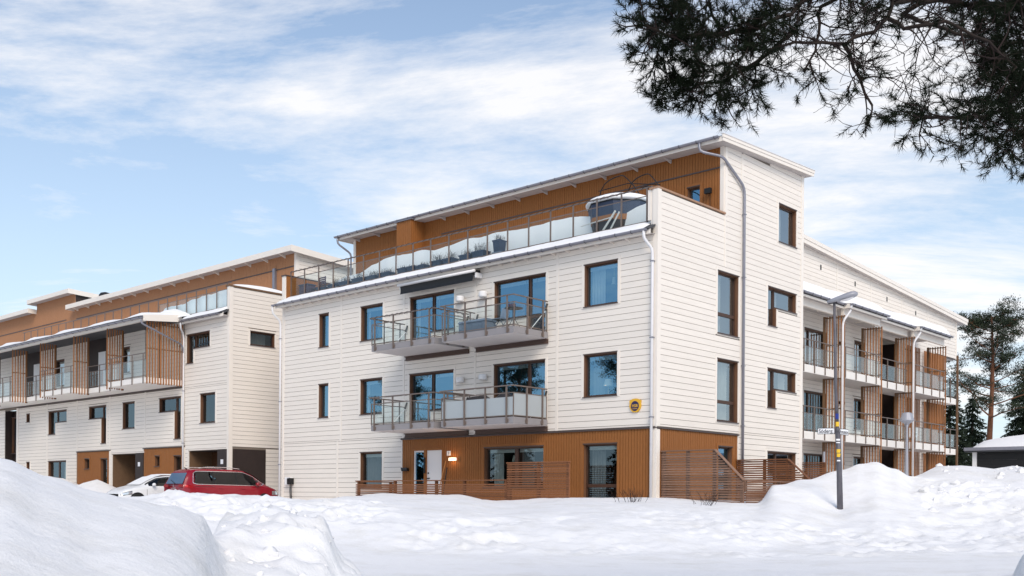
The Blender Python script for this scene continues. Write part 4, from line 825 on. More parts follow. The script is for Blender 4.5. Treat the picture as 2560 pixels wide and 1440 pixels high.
# upper storey
zr = lambda x: 13.72
tb = MB(); sheet(UP, tb, -62, -24.6, 10.4, 13.95); sheet(UP, tb, -55.2, -49.2, 13.95, 15.0); sheet(UP, tb, -62, -55.2, 13.95, 14.5); tb.build('upper_backing', 'tan_gap', L, fix=False)
planks(UP, tan, -49.2, -24.72, 10.5, 13.9, w=.13); planks(UP, tan, -55.2, -49.2, 10.5, 14.95, w=.13); planks(UP, tan, -62, -55.2, 10.5, 14.4, w=.13)
tan.build('timber_planks', 'tan_wood', L, kind='stuff', fix=False)
UP.bx('ledge', 'cap', L, -49, -24.72, .0, .05, 13.20, 13.25); UP.bx('ledge', 'cap', L, -62, -50.5, .0, .05, 13.3, 13.35)
UP.bx('stack_pipe', 'zinc', L, -26.45, -26.25, .03, .16, 11.0, 13.3)
UG = Fr('side', -24.58); sheet_m = MB(); sheet(UG, sheet_m, 3.98, 9.7, 10.4, 13.6); sheet_m.build('upper_gable_backing', 'siding_gap', L, fix=False)
siding(UG, bl2, 4.12, 9.7, 10.5, 13.95, [], [], lambda u: 13.92 - .055 * (u - 3.5), base=.1); UG.bx('corner_board', 'trim', L, 3.94, 4.12, 0, .04, 10.5, 13.9); UP.bx('corner_board', 'trim', L, -24.72, -24.56, 0, .045, 10.5, 13.9)
def roof_slab(x0, x1, z, y0=3.42, y1=10.0, s=-.055, ov=True):
    m = MB(); m.prism([(x0, y0, z - .10), (x0, y1, z - .10 + s * (y1 - y0)), (x0, y1, z + .06 + s * (y1 - y0)), (x0, y0, z + .06)], (x1 - x0, 0, 0)); r = m.build('roof', 'roofing', L)
    bx('fascia', 'trim', r, (x0 - .02, y0 - .06, z - .20), (x1 + .02, y0 - .02, z + .08))
    for xx in (x0 - .05, x1 + .021):
        b = MB(); b.prism([(xx, y0 - .06, z - .22), (xx, y1, z - .22 + s * (y1 - y0)), (xx, y1, z + .09 + s * (y1 - y0)), (xx, y0 - .06, z + .09)], (.03, 0, 0)); b.build('bargeboard', 'trim', r)
    b = MB(); b.poly([(x0, y0, z - .12), (x1, y0, z - .12), (x1, y1, z - .12 + s * (y1 - y0)), (x0, y1, z - .12 + s * (y1 - y0))]); b.build('roof_soffit', 'soffit', r, fix=False)
    return r
roof_slab(-49.3, -24.22, 14.02); roof_slab(-55.4, -49.0, 15.08, y1=7.5); roof_slab(-64, -55.3, 14.50)
for u in np.arange(-48.8, -25, 1.55):
    t = MB(); t.prism([(u, 3.97, 13.93), (u, 3.46, 13.90), (u, 3.97, 13.72)], (.07, 0, 0)); t.build('rafter_tail', 'trim', L)
for x0 in (-38.5, -30.0):
    m = MB(); m.prism([(x0, 4.6, 14.0), (x0, 5.8, 13.95), (x0, 5.8, 14.20), (x0, 4.6, 14.30)], (1.6, 0, 0)); m.build('roof_hatch', 'dark_metal', L)
bx('raised_side', 'dark_panel', L, (-49.2, 4.0, 13.95), (-49.12, 7.4, 14.95))
m = MB(); m.lathe((-46.9, 4.9, 13.95), [(.42, 0), (.42, .62), (.40, .72), (.30, .86), (.05, .93)], 20); m.build('roof_fan', 'black', L, smooth=True)
finish_siding(L, bl2)

# ------------------------------------------------------------------ rear wing with open balconies
W = thing('apartment_building', (-9, 25, 1.2), 'cream apartment wing with open balconies behind tall vertical timber slat screens', 'building')
bl3 = []
zw = lambda u: 13.90 - .0505 * (u - 18.2)
wr = []
for z in (1.72, 4.72, 7.72): wr += [[(18.62, 21.0, z + .05, z + 2.10)], [(24.13, 25.42, z + .58, z + 2.12)]]
allw = [q for s in wr for q in s]
wb = MB(); sheet(WING, wb, 9.7, 35.4, 1.0, 10.4, allw + [(27.5, 29.7, 1.2, 10.3)]); sheet(WING, wb, 9.7, 38.9, 10.4, 12.7)
wb.poly([WING.P(9.7, 0, 12.7), WING.P(38.9, 0, 12.7), WING.P(38.9, 0, 12.85), WING.P(9.7, 0, 14.3)]); wb.build('wall_backing', 'siding_gap', W, fix=False)
for s in wr: window(WING, W, s, pane='window_glass_pale' if s[0][2] > 7 else 'window_glass_dim', mull=[(19.3, .1)] if s[0][0] < 20 else (), curtain=[(.1, .3, 'curtain'), (.75, .95, 'curtain_dark')] if s[0][0] < 20 else [(0, .4, 'curtain')], room='room_light' if s[0][2] > 7 else 'room')
WJ = [22.12, 26.19, 30.27, 34.07]
siding(WING, bl3, 9.75, 38.75, 10.4, 14.2, [], WJ, lambda u: zw(u) - .05)
siding(WING, bl3, 9.75, 35.3, 1.2, 10.4, [grow(q) for q in allw] + [(27.4, 29.8, 1, 10.4)], [22.12, 34.07])
for j in WJ: WING.bx('joint_board', 'trim', W, j - .05, j + .05, 0, .034, 10.45, zw(j) - .02)
WING.bx('corner_board', 'trim', W, 38.75, 38.94, 0, .04, 10.36, 12.8); WING.bx('overhang_soffit', 'soffit', W, 35.3, 38.9, -3, 0, 10.34, 10.38); WING.bx('overhang_edge', 'cap', W, 35.3, 38.92, -.02, .05, 10.30, 10.36)
for u in (20.3, 24.2, 28.24, 32.3): WING.bx('slot_vent', 'black', W, u - .07, u + .07, .026, .03, zw(u) - .95, zw(u) - .70)
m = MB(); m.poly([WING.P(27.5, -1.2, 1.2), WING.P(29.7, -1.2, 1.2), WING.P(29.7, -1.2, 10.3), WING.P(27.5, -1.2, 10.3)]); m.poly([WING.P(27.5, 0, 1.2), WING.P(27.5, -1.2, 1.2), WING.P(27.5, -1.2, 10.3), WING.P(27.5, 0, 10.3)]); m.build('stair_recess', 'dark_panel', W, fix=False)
WING.bx('recess_cheek', 'dark_panel', W, 29.60, 29.72, -1.2, -.10, 1.2, 10.3); WING.bx('recess_jamb', 'ochre', W, 29.55, 29.75, -.099, .05, 1.2, 10.3)
m = MB(); m.prism([WING.P(9.72, .32, 14.17), WING.P(39.8, .32, 12.65), WING.P(39.8, .32, 12.90), WING.P(9.72, .32, 14.42)], (-12, 0, 0)); rw = m.build('roof', 'roofing', W)
m = MB(); m.prism([WING.P(9.72, .322, 14.10), WING.P(39.85, .322, 12.58), WING.P(39.85, .322, 12.76), WING.P(9.72, .322, 14.28)], (.03, 0, 0)); m.build('bargeboard', 'trim', rw)
m = MB(); m.prism([WING.P(9.72, .322, 14.285), WING.P(39.9, .322, 12.765), WING.P(39.9, .322, 12.95), WING.P(9.72, .322, 14.47)], (.06, 0, 0)); m.build('bargeboard', 'trim', rw)
m = MB(); m.poly([WING.P(9.72, .32, 14.15), WING.P(39.8, .32, 12.63), WING.P(39.8, -.4, 12.63), WING.P(9.72, -.4, 14.15)]); m.build('roof_soffit', 'soffit', rw, fix=False)
m = MB(); m.poly([(-16, 9.72, 1), (-16, 38.9, 1), (-16, 38.9, 12.7), (-16, 9.72, 14.2)]); m.poly([(-16, 38.9, 10.4), (-4.4, 38.9, 10.4), (-4.4, 38.9, 12.7), (-16, 38.9, 12.7)]); m.poly([(-16, 35.4, 1), (-4.4, 35.4, 1), (-4.4, 35.4, 10.4), (-16, 35.4, 10.4)]); m.build('rear_walls', 'siding', W, fix=False)
wb_ = [('A', 11.5, 19.2, [12.7, 13.75, 14.8, 15.81, 16.87, 17.93]), ('B', 19.2, 23.45, [19.42, 20.59, 21.74, 22.91]), ('A', 23.45, 27.7, [23.9, 25.0, 26.16, 27.3]), ('B', 27.7, 32.2, [27.95, 29.07, 30.25, 31.45])]
for t, a, b, ps in wb_:
    n1 = 1.7 if t == 'B' else 1.4
    for zs in (4.72, 7.72):
        m = MB(); WING.mb(m, a + .002, b - .002, .03, n1, zs - .35, zs); g = m.build('balcony', 'slab_white', W, fix=False)
        WING.bx('underside', 'soffit', g, a + .02, b - .02, .04, n1 - .03, zs - .362, zs - .3505)
        guard(WING, g, a + .05, b - .05, n1, zs, ps, rail=1.12, gtop=.80, foot=.34, glass='rail_glass')
    WING.bx('canopy_beam', 'trim', W, a + .05, b - .05, n1 - .14, n1, 10.32, 10.66); WING.bx('canopy_ceiling', 'soffit', W, a, b, .03, n1 + .28, 10.665, 10.70)
    m = MB(); m.prism([WING.P(a, n1 + .34, 10.71), WING.P(a, n1 + .34, 10.80), WING.P(a, .0, 11.05), WING.P(a, .0, 10.71)], (0, b - a, 0)); c = m.build('canopy', 'roofing', W)
    WING.bx('fascia', 'trim', c, a - .02, b, n1 + .30, n1 + .335, 10.60, 10.70); m = MB(); m.prism([WING.P(a - .03, n1 + .34, 10.60), WING.P(a - .03, n1 + .34, 10.80), WING.P(a - .03, .4, 11.0), WING.P(a - .03, .4, 10.62)], (0, .028, 0)); m.build('bargeboard', 'trim', c)
    gutter(WING, c, a - .05, b + .05, n1 + .42, 10.80, step=.8)
for u in (19.2, 23.47, 27.7, 32.22): slat_screen(WING, W, u, .86, 1.78, 1.3, 10.30, pitch=.145, w=.052, battens=(1.9, 2.9, 4.3, 4.85, 5.9, 7.3, 7.85, 8.9, 10.2), post=(.80,))
slat_screen(WING, W, .35, 30.1, 32.1, 1.3, 10.28, pitch=.21, w=.07, battens=(4.4, 7.4, 10.0), along='u')
for u, n in ((19.0, 1.78), (27.52, 1.78)):
    x = -4.4 + n
    downpipe(W, [(x + .30, u + .25, 10.78), (x + .28, u + .22, 10.5), (x + .05, u - .03, 10.02), (x + .02, u - .06, 9.8), (x + .02, u - .06, 1.3)], mn='white_pipe', r=.055)
for zs in (4.72, 7.72):
    m = MB(); WING.mb(m, 33.3, 36.6, .03, .85, zs - .36, zs - .02); g = m.build('balcony', 'slab_white', W, fix=False); guard(WING, g, 33.3, 36.6, .85, zs, [33.4, 34.4, 35.5, 36.5], rail=1.12, gtop=.8, foot=.3)
slat_screen(WING, W, .15, 33.3, 36.5, 1.3, 10.3, pitch=.2, w=.09, battens=(4.3, 7.3), along='u')
WING.bx('end_post', 'slat_post', W, 36.5, 36.62, .85, .95, 1.3, 10.3)
for z in (4.0, 7.05, 10.05): WING.bx('wall_lamp', 'black', W, 22.35, 22.85, .03, .14, z - .6, z - .48)
finish_siding(W, bl3)
# ------------------------------------------------------------------ fences, every slat a part
def fence(label, axis, c, a0, a1, zb, top, posts, mn='fence', pitch=.078, h=.05, d=.028, gap_under_top=0.0, group=None, slope_cap=None, side=1):
    """runs along 'x' at y=c or along 'y' at x=c; top(a) gives the height"""
    def P(a, o, z): return (a, c - o, z) if axis == 'x' else (c + o, a, z)
    am = (a0 + a1) / 2; gz = float(height(np.array([P(am, 0, 0)[0]]), np.array([P(am, 0, 0)[1]]))[0])
    F = thing('slatted_fence', P(am, 0, gz), label, 'fence', group)
    for p in posts: bx('post', mn, F, P(p - .045, -.10, gz - .4), P(p + .045, -.015, top(p) - .01))
    z = zb; zmax = max(top(a0), top(a1), top(am)) - .03 - gap_under_top
    while z < zmax:
        lo, hi = a0, a1; zt = z + h + .02 + gap_under_top
        N_ = 60; ok = [a0 + (a1 - a0) * i / N_ for i in range(N_ + 1) if top(a0 + (a1 - a0) * i / N_) >= zt]
        if ok: lo, hi = min(ok), max(ok)
        else: break
        bx('slat', mn, F, P(lo, -.0145, z), P(hi, -.0145 + d, z + h)); z += pitch
    pts = [a0] + ([slope_cap] if slope_cap else []) + [a1]
    for q0, q1 in zip(pts, pts[1:]):
        m = MB(); m.prism([P(q0, -.09, top(q0) - .012), P(q1, -.09, top(q1) - .012), P(q1, -.09, top(q1) + .022), P(q0, -.09, top(q0) + .022)], Vector(P(0, .14, 0)) - Vector(P(0, 0, 0))); m.build('cap_rail', mn, F)
    return F
fence('low brown slatted fence with gap under its top rail along the entrance patio', 'x', -1.95, -12.4, -4.55, 1.35, lambda a: 2.22, [-12.3, -10.2, -8.0, -6.6, -4.65], gap_under_top=.06)
fence('short end of the low slatted fence running back to the white wall', 'y', -12.42, -1.86, -.06, 1.35, lambda a: 2.20, [-.15], gap_under_top=.06)
fence('tall brown slatted privacy fence in front of the big ground floor window', 'x', -1.98, -4.53, -1.90, 1.30, lambda a: 2.78, [-4.45, -3.2, -1.98])
sl = lambda x0, z0, x1, z1: (lambda a: z0 if a <= x0 else z0 + (z1 - z0) * (a - x0) / (x1 - x0))
fence('tall weathered slatted screen with sloping end beside the ochre corner of the house', 'x', .22, .06, 2.98, 1.30, sl(2.0, 3.14, 2.98, 2.22), [.12, 1.0, 1.95, 2.9], mn='fence_grey', slope_cap=2.0)
fence('brown slatted screen with sloping end standing between the gable windows', 'x', 4.85, .06, 2.85, 1.35, sl(2.0, 3.0, 2.85, 2.25), [.12, 1.1, 1.95, 2.78], mn='fence', slope_cap=2.0)
fence('low slatted fence closing the gable patios towards the snow mound', 'y', 3.02, .30, 9.4, 1.30, lambda a: 2.20, [.34, 2.4, 4.7, 7.0, 9.3], mn='fence_grey')
fence('slatted patio fence under the first wing balcony next to the white gable', 'x', 9.95, -2.9, .9, 1.4, lambda a: 3.05, [-2.8, -1.0, .8], mn='fence')
fence('slatted patio fence between the slat columns of the wing', 'y', -2.45, 19.45, 23.3, 1.4, lambda a: 3.10, [19.5, 21.4, 23.2], mn='fence')

# ------------------------------------------------------------------ street lamp, street signs, park lamp, marker post, carport
SL = thing('street_lamp', (5.77, .675, 1.2), 'leaning grey street lamp pole with flat luminaire and stickers, rising from the snow', 'street lamp')
pm = MB(); pm.tube([(5.785, .685, .9), (5.748, .651, 2.67), (5.712, .615, 3.55)], [.088, .075, .07], 12); pm.tube([(5.712, .615, 3.55), (5.705, .61, 3.72)], [.07, .048], 12); pm.tube([(5.705, .61, 3.72), (5.661, .571, 4.92), (5.645, .557, 6.16), (5.623, .536, 7.20)], [.046, .043, .04, .036], 12)
pm.build('pole', 'pole_grey', SL, smooth=True, fix=False)
def along(c, ax, l0, l1): return [Vector(c) + Vector(ax) * l0, Vector(c) + Vector(ax) * l1]
ax = (RGT * .88 - FWD * .40 + Vector((0, 0, .24))).normalized(); si = ax.cross(Vector((0, 0, 1))).normalized(); upv = si.cross(ax).normalized()
hc = Vector((5.60, .515, 7.25)); prof = [(-.16, .095, .035, .06), (.02, .14, .055, .075), (.32, .185, .075, .10), (.52, .19, .08, .11), (.63, .14, .06, .08), (.68, .06, .02, .03)]
hm = MB(); k = 14; i0 = 0
for (l, w, dn, u_) in prof:
    for j in range(k):
        t = 2 * math.pi * j / k; s_, c_ = math.sin(t), math.cos(t); hm.v.append(tuple(hc + ax * l + si * (w * c_) + upv * ((u_ if s_ > 0 else dn) * s_)))
for a in range(len(prof) - 1):
    for j in range(k): hm.f.append((a * k + j, a * k + (j + 1) % k, (a + 1) * k + (j + 1) % k, (a + 1) * k + j))
hm.f.append(tuple(range(k))); hm.f.append(tuple(range((len(prof) - 1) * k, len(prof) * k)))
LH = hm.build('luminaire', 'lamp_grey', SL, smooth=True)
gl = MB(); gl.grid(8, 6, lambda s, t: hc + ax * (.20 + .36 * s) + si * (.13 * (2 * t - 1) * (1 - .3 * s * s)) - upv * (.068 + .045 * math.sin(math.pi * s) * math.sin(math.pi * t))); gl.build('lamp_lens', 'white_paint', LH, smooth=True, fix=False)
bk = MB(); bk.tube([hc - ax * .14 - upv * .01, hc + ax * .10 - upv * .035], .05, 8); bk.build('neck', 'dark_metal', LH, fix=False)
for (z, col, h_) in ((3.93, 'sticker_blue', .15), (3.72, 'sticker_yellow', .13), (2.98, 'sticker_yellow', .10), (2.86, 'sticker_yellow', .10), (3.32, 'sign_white', .05), (3.25, 'sign_white', .03), (2.74, 'sign_white', .04)):
    b = Vector((5.712 + (z - 3.55) * -.036, .615 + (z - 3.55) * -.036, z)); r_ = .078 if z < 3.55 else .062
    st = MB(); st.grid(8, 1, lambda s, t: b - FWD * (r_ * math.cos((s - .5) * 1.7)) + RGT * (r_ * math.sin((s - .5) * 1.7) - .012) + Vector((0, 0, h_ * t))); st.build('sticker', col, SL, smooth=True, fix=False)
def street_sign(body, d, label, off, z, hw=.235):
    c = Vector((5.705, .612, z)) + d * (off + hw); nrm = Vector((d.y, -d.x, 0))
    if nrm.dot(FWD) > 0: nrm = -nrm
    S = thing('street_sign', c - Vector((0, 0, .085)), label, 'street sign')
    def plate(w, h, t0, t1, mn, nm):
        m = MB(); q = [c + d * a * w + Vector((0, 0, b * h)) + nrm * t0 for a, b in ((-1, -1), (1, -1), (1, 1), (-1, 1))]; m.prism(q, nrm * (t1 - t0)); return m.build(nm, mn, S)
    plate(hw, .088, -.008, .004, 'sign_black', 'rim'); plate(hw - .012, .072, .0045, .007, 'sign_white', 'face')
    x = -nrm.cross(Vector((0, 0, 1))); x = Vector((0, 0, 1)).cross(nrm)
    text_mesh('lettering', body, .155, 'sign_black', S, c + nrm * .0085 - Vector((0, 0, .008)), x, (0, 0, 1), squeeze=.74 if len(body) > 7 else .86)
    m = MB(); m.tube([c - d * hw + Vector((0, 0, .03)), c - d * (hw + off + .02) + Vector((0, 0, .03))], .012, 6); m.tube([c - d * hw - Vector((0, 0, .03)), c - d * (hw + off + .02) - Vector((0, 0, .03))], .012, 6); m.build('clamp', 'dark_metal', S, fix=False)
street_sign('Söderg.', (-RGT * .90 + FWD * .43).normalized(), 'white street name sign reading Söderg. on the lamp pole', .07, 3.60)
street_sign('Furumov.', (RGT * .74 + FWD * .67).normalized(), 'white street name sign reading Furumov. on the lamp pole', .12, 3.585)
PLm = thing('park_lamp', (4.4, 8.9, 2.0), 'slim light grey park lamp with cone shade behind the smooth snow mound', 'lamp')
m = MB(); m.lathe((4.4, 8.9, 1.5), [(.075, 0), (.065, .8), (.042, 2.4), (.04, 2.70), (.065, 2.80)], 14); m.build('pole', 'lamp_grey', PLm, smooth=True)
m = MB(); m.lathe((4.4, 8.9, 4.30), [(.06, 0), (.20, .10), (.245, .13), (.24, .17), (.15, .40), (.04, .42)], 20); m.build('shade', 'lamp_grey', PLm)
m = MB(); m.lathe((4.4, 8.9, 4.29), [(.03, 0), (.12, .06), (.10, .12)], 14); m.build('diffuser', 'white_paint', PLm)
MP = MB(); MP.tube([(.01, 11.66, 1.3), (.006, 11.66, 3.55)], .055, 10); tag(MP.build('marker_post', 'lamp_grey', None, loc=(.01, 11.66, 1.5), fix=False), 'plain light grey post standing in front of the wing patio fence', 'post')
CP = thing('carport', (6.5, 23.5, 1.7), 'low black boarded shed with white corner post and thick snow on its roof', 'shed')
for z in np.arange(1.5, 3.75, .28): bx('wall_board', 'black', CP, (2.78, 20.92, z), (13, 20.96, z + .27))
bx('side_wall', 'dark_panel', CP, (2.66, 20.97, 1.4), (2.70, 27, 3.78)); bx('corner_post', 'white_paint', CP, (2.62, 20.86, 1.4), (2.80, 21.0, 3.80)); bx('eave_board', 'zinc', CP, (2.35, 20.55, 3.86), (13.2, 20.6, 4.0)); bx('roof', 'roofing', CP, (2.38, 20.6, 3.80), (13.2, 27.4, 3.98)); bx('batten', 'slab_grey', CP, (2.8, 20.90, 2.92), (13, 20.918, 2.95))
CPF = Fr('front', 24.0)
snow_heap('roof_snow', CPF, 2.42, 13.1, -3.3, 3.38, lambda s, t: 3.985, lambda s, t: .42 + .28 * min(1, s * 4), 'thick snow lying on the black shed roof', seed=4, nu=40, rough=.06)

# ------------------------------------------------------------------ snow on roofs, eaves and the terrace
snow_heap('roof_snow', FRONT, -20.1, -.3, -.24, .40, lambda s, t: 10.44 - .53 * t * .64 + .0, lambda s, t: .075, 'narrow band of snow on the eave below the terrace glass', seed=1, nu=160, nv=6, rough=.05)
def drift(s, t):
    x = -19.7 + 19.3 * s; w = .42 + .58 * min(1, max(0, (x + 18.4) / 4.0)); w -= .25 * math.exp(-((x + 19.2) / .8) ** 2)
    return max(.12, w * (1.12 - .12 * (1 - t)) + .05 * math.sin(x * 1.3) - .35 * math.exp(-((x + 2.7) / 1.0) ** 2) * (t > .5))
snow_heap('terrace_snow', FRONT, -19.75, -.35, -3.9, -1.0, lambda s, t: 10.385, drift, 'deep snow drift lying on the roof terrace behind the glass', seed=2, nu=130, nv=16, rough=.09, steep=True)
RF = Fr('front', 3.36); snow_heap('roof_snow', RF, -20.4, .22, -6.5, -.02, lambda s, t: 13.90 + .0502 * 6.5 * (1 - t) , lambda s, t: .075, 'thin snow on the single pitch top roof', seed=3, nu=120, nv=8, rough=.035)
snow_heap('roof_snow', FRONT, -54, -28.4, -.1, 2.36, lambda s, t: 10.63 - .345 * t, lambda s, t: .17 + .06 * math.sin(s * 40), 'snow lying along the gallery canopy of the long white house', seed=5, nu=120, nv=8, rough=.06)
snow_heap('roof_snow', FRONT, -31.5, -27.9, -.25, .55, lambda s, t: 10.60 - .20 * t, lambda s, t: .52 * math.sin(math.pi * min(1, s * 1.02)) ** .8, 'heaped snow where the gallery canopy meets the terrace glass', seed=6, nu=40, nv=8, rough=.08)
snow_heap('roof_snow', FRONT, -28.0, -24.45, -.22, .44, lambda s, t: 10.60 - .31 * t, lambda s, t: .09, 'snow strip on the short eave of the long white house', seed=7, nu=40, nv=6, rough=.04)
snow_heap('terrace_snow', FRONT, -31.5, -24.6, -3.9, -.42, lambda s, t: 10.56, lambda s, t: .80 + .30 * s, 'snow piled behind the terrace glass of the long white house', seed=8, nu=50, nv=10, rough=.16, steep=True)
snow_heap('terrace_snow', FRONT, -54, -31.6, -3.9, -.42, lambda s, t: 10.56, lambda s, t: .22, 'snow lying on the far open terrace of the long white house', seed=18, nu=50, nv=6, rough=.1)
LGT = Fr('side', -24.3); snow_heap('parapet_snow', LGT, .1, 3.95, -.24, .05, lambda s, t: 11.602, lambda s, t: .05 + .14 * math.sin(math.pi * min(1, s * 1.05)), 'ridge of snow on the gable parapet of the long white house', seed=9, nu=40, nv=6, rough=.02)
for (x0, x1, z, y1, lb) in ((-49.2, -24.3, 14.09, 10.0, 'snow on the long tan roof'), (-55.3, -49.1, 15.15, 7.5, 'snow on the raised stair tower roof'), (-63.9, -55.5, 14.57, 10.0, 'snow on the far end of the tan roof')):
    snow_heap('roof_snow', Fr('front', 3.40), x0, x1, -(y1 - 3.5), 0.02, lambda s, t: z - .055 * (y1 - 3.4) * (1 - t), lambda s, t: .10, lb, seed=int(-x0), nu=80, nv=6, rough=.04)
for i, (t, a, b, ps) in enumerate(wb_):
    n1 = (1.7 if t == 'B' else 1.4) + .42
    snow_heap('roof_snow', WING, max(a, 11.5) + .02, b - .02, .05, n1, lambda s, t: 11.06 - .25 * t, lambda s, t: .85 - .45 * t, ['snow cushion on the first wing canopy beside the gable', 'snow cushion on the canopy over the second wing balcony', 'snow cushion on the canopy over the dark stair recess', 'snow cushion on the last wing canopy'][i], seed=20 + i, nu=40, nv=10, rough=.05)
snow_heap('roof_snow', Fr('side', -4.05), 9.8, 39.8, -11, 0.0, lambda s, t: 14.44 - 1.52 * s, lambda s, t: .07, 'thin snow on the wing roof', seed=31, nu=60, nv=6, rough=.03)

# ------------------------------------------------------------------ things on the terrace
def tufts(m, c, rx, ry, n, h, w=.006, lean=.5, seed=1):
    rr = random.Random(seed)
    for _ in range(n):
        p = Vector((c[0] + rr.uniform(-rx, rx), c[1] + rr.uniform(-ry, ry), c[2])); a = rr.uniform(0, 6.28); l = h * rr.uniform(.35, 1); d = Vector((math.cos(a) * lean * rr.random(), math.sin(a) * lean * rr.random(), 1)).normalized()
        s = Vector((math.sin(a), -math.cos(a), 0)) * w; q = p + d * l * .6; e = q + (d + Vector((math.cos(a), math.sin(a), -.3)) * .6).normalized() * l * .4
        m.poly([p - s, p + s, q + s * .8, q - s * .8]); m.poly([q - s * .8, q + s * .8, e + s * .4])
        for _k in range(3):
            b = p.lerp(e, rr.uniform(.4, 1)); f = b + Vector((rr.uniform(-.07, .07), rr.uniform(-.07, .07), rr.uniform(0, .06))); m.poly([b - s, b + s, f])
PLANT = [(-18.05, .75, .62, .26, .34), (-17.25, .75, .62, .30, .36), (-16.45, .72, .62, .30, .40), (-15.55, .72, .62, .32, .40), (-14.7, .74, .62, .30, .34), (-13.85, .74, .7, .32, .3), (-12.75, .72, .46, .34, .16), (-12.2, .74, .40, .34, .12), (-11.55, .72, .34, .30, .18), (-10.75, .72, .55, .34, .42), (-10.1, .74, .5, .34, .40), (-9.15, .74, .6, .34, .34), (-8.45, .72, .6, .36, .48), (-7.5, .72, .34, .62, .30)]
PN = ['furthest along the railing beside the lattice chair', 'second from the lattice chair', 'third from the lattice chair', 'fourth from the lattice chair', 'fifth from the lattice chair', 'long and low, sixth from the lattice chair', 'with bare soil next to the long low one', 'small and bare, next to last before the gap', 'smallest, with a short sprig', 'with tall dry stalks after the gap', 'with dense dry stalks touching its neighbour', 'square with a ragged dry bush', 'square with the tallest dry bush', 'raised on a block, last before clear snow']
for i, (x, y, w_, h_, ph_) in enumerate(PLANT):
    h_ += .10; z0 = 10.385; T_ = thing('planter', (x, y, z0), 'dark navy planter behind the terrace glass, ' + PN[i], 'planter', 'planters along the terrace railing')
    m = MB(); zb = z0 + (.28 if i == 13 else 0); zt = z0 + h_
    pr = [(-1, -1), (1, -1), (1, 1), (-1, 1)]; lo = [(x + a * w_ * .42, y + b * .15, zb) for a, b in pr]; hi = [(x + a * w_ * .5, y + b * .19, zt) for a, b in pr]
    m.v += lo + hi; m.f += [(3, 2, 1, 0), (4, 5, 6, 7)] + [(k_, (k_ + 1) % 4, 4 + (k_ + 1) % 4, 4 + k_) for k_ in range(4)]
    m.build('pot', 'navy', T_); rim = MB(); rim.box((x - w_ * .53, y - .21, zt - .05), (x + w_ * .53, y + .21, zt - .004)); rim.build('rim', 'navy', T_)
    if i == 13: bx('block', 'box_blue', T_, (x - .22, y - .17, z0), (x + .22, y + .17, zb))
    t = MB(); tufts(t, (x, y, zt - .02), w_ * .42, .14, int(26 + 70 * ph_), ph_, seed=i); t.build('dry_stalks', 'dry_plant', T_, fix=False)
LC = thing('lattice_chair', (-18.75, .95, 10.385), 'plum coloured garden chair with slatted back on the terrace', 'chair')
bx('seat', 'plum', LC, (-19.0, .7, 10.80), (-18.5, 1.2, 10.85))
for q in range(6): bx('back_slat', 'plum', LC, (-19.0, 1.17, 10.90 + q * .085), (-18.5, 1.2, 10.955 + q * .085))
for a in (-19.0, -18.54):
    for b in (.7, 1.16): bx('leg', 'plum', LC, (a, b, 10.385), (a + .04, b + .04, 10.80 if b < 1 else 11.40))
CB = thing('terrace_cabinet', (-19.35, .8, 10.385), 'dark plum storage cabinet at the end of the terrace', 'cabinet'); bx('body', 'plum', CB, (-19.68, .62, 10.385), (-19.08, 1.05, 11.02)); bx('lid', 'navy', CB, (-19.71, .59, 11.02), (-19.05, 1.08, 11.06))
TB = thing('hot_tub', (-2.7, 1.75, 10.385), 'covered timber hot tub wrapped in plastic, heaped with snow on the terrace', 'hot tub')
oc = [(math.cos(R(22.5 + 45 * k)), math.sin(R(22.5 + 45 * k))) for k in range(8)]
def octp(m, r0, z0, r1, z1):
    i = len(m.v); m.v += [(-2.7 + r0 * a, 1.75 + r0 * b, z0) for a, b in oc] + [(-2.7 + r1 * a, 1.75 + r1 * b, z1) for a, b in oc]
    m.f += [(i + k, i + (k + 1) % 8, i + 8 + (k + 1) % 8, i + 8 + k) for k in range(8)] + [tuple(range(i + 7, i - 1, -1)), tuple(range(i + 8, i + 16))]; return m
octp(MB(), 1.0, 10.39, 1.12, 10.98).build('tub_wall', 'dark_panel', TB); octp(MB(), 1.14, 10.98, 1.16, 11.16).build('timber_band', 'slat', TB); octp(MB(), 1.15, 11.165, 1.19, 11.60).build('cover', 'navy', TB); octp(MB(), 1.21, 11.605, 1.21, 11.64).build('cover_edge', 'black', TB)
for q, (a, b, c_) in enumerate((((-3.6, .66, 10.95), (-2.2, .6, 11.02), .02), ((-2.1, .60, 11.2), (-2.75, .58, 10.45), .035), ((-1.95, .62, 11.15), (-2.4, .58, 10.45), .03))):
    m = MB(); m.tube([a, b], c_, 5); m.build('plastic_fold', 'slab_white', TB, fix=False)
m = MB(); m.lathe((-2.7, 1.75, 11.6), [(1.10, .04), (1.22, .06), (1.24, .12), (1.15, .22), (.9, .32), (.55, .38), (.02, .40)], 32)
tag(m.build('tub_snow', 'snow_clean', None, smooth=True, loc=(-2.7, 1.75, 11.6)), 'rounded cap of snow on the hot tub cover', 'snow', kind='stuff')
HF = thing('hoop_frame', (-2.9, 2.3, 10.385), 'bent black plastic hoops arching above the snowed in hot tub', 'frame')
for (x0, x1, y_, zt) in ((-4.55, -1.9, 2.2, 12.98), (-3.6, -1.3, 2.7, 13.0), (-4.0, -1.6, 3.2, 12.75)):
    m = MB(); m.tube([(x0 + (x1 - x0) * t / 16, y_ + .1 * math.sin(t), 10.5 + (zt - 10.5) * math.sin(math.pi * t / 16) ** .55) for t in range(17)], .02, 6); m.build('hoop', 'black', HF, smooth=True, fix=False)
m = MB(); m.tube([(-4.1, 2.25, 12.6), (-3.0, 2.5, 12.72), (-1.8, 2.75, 12.5)], .016, 6); m.build('crossbar', 'black', HF, fix=False)
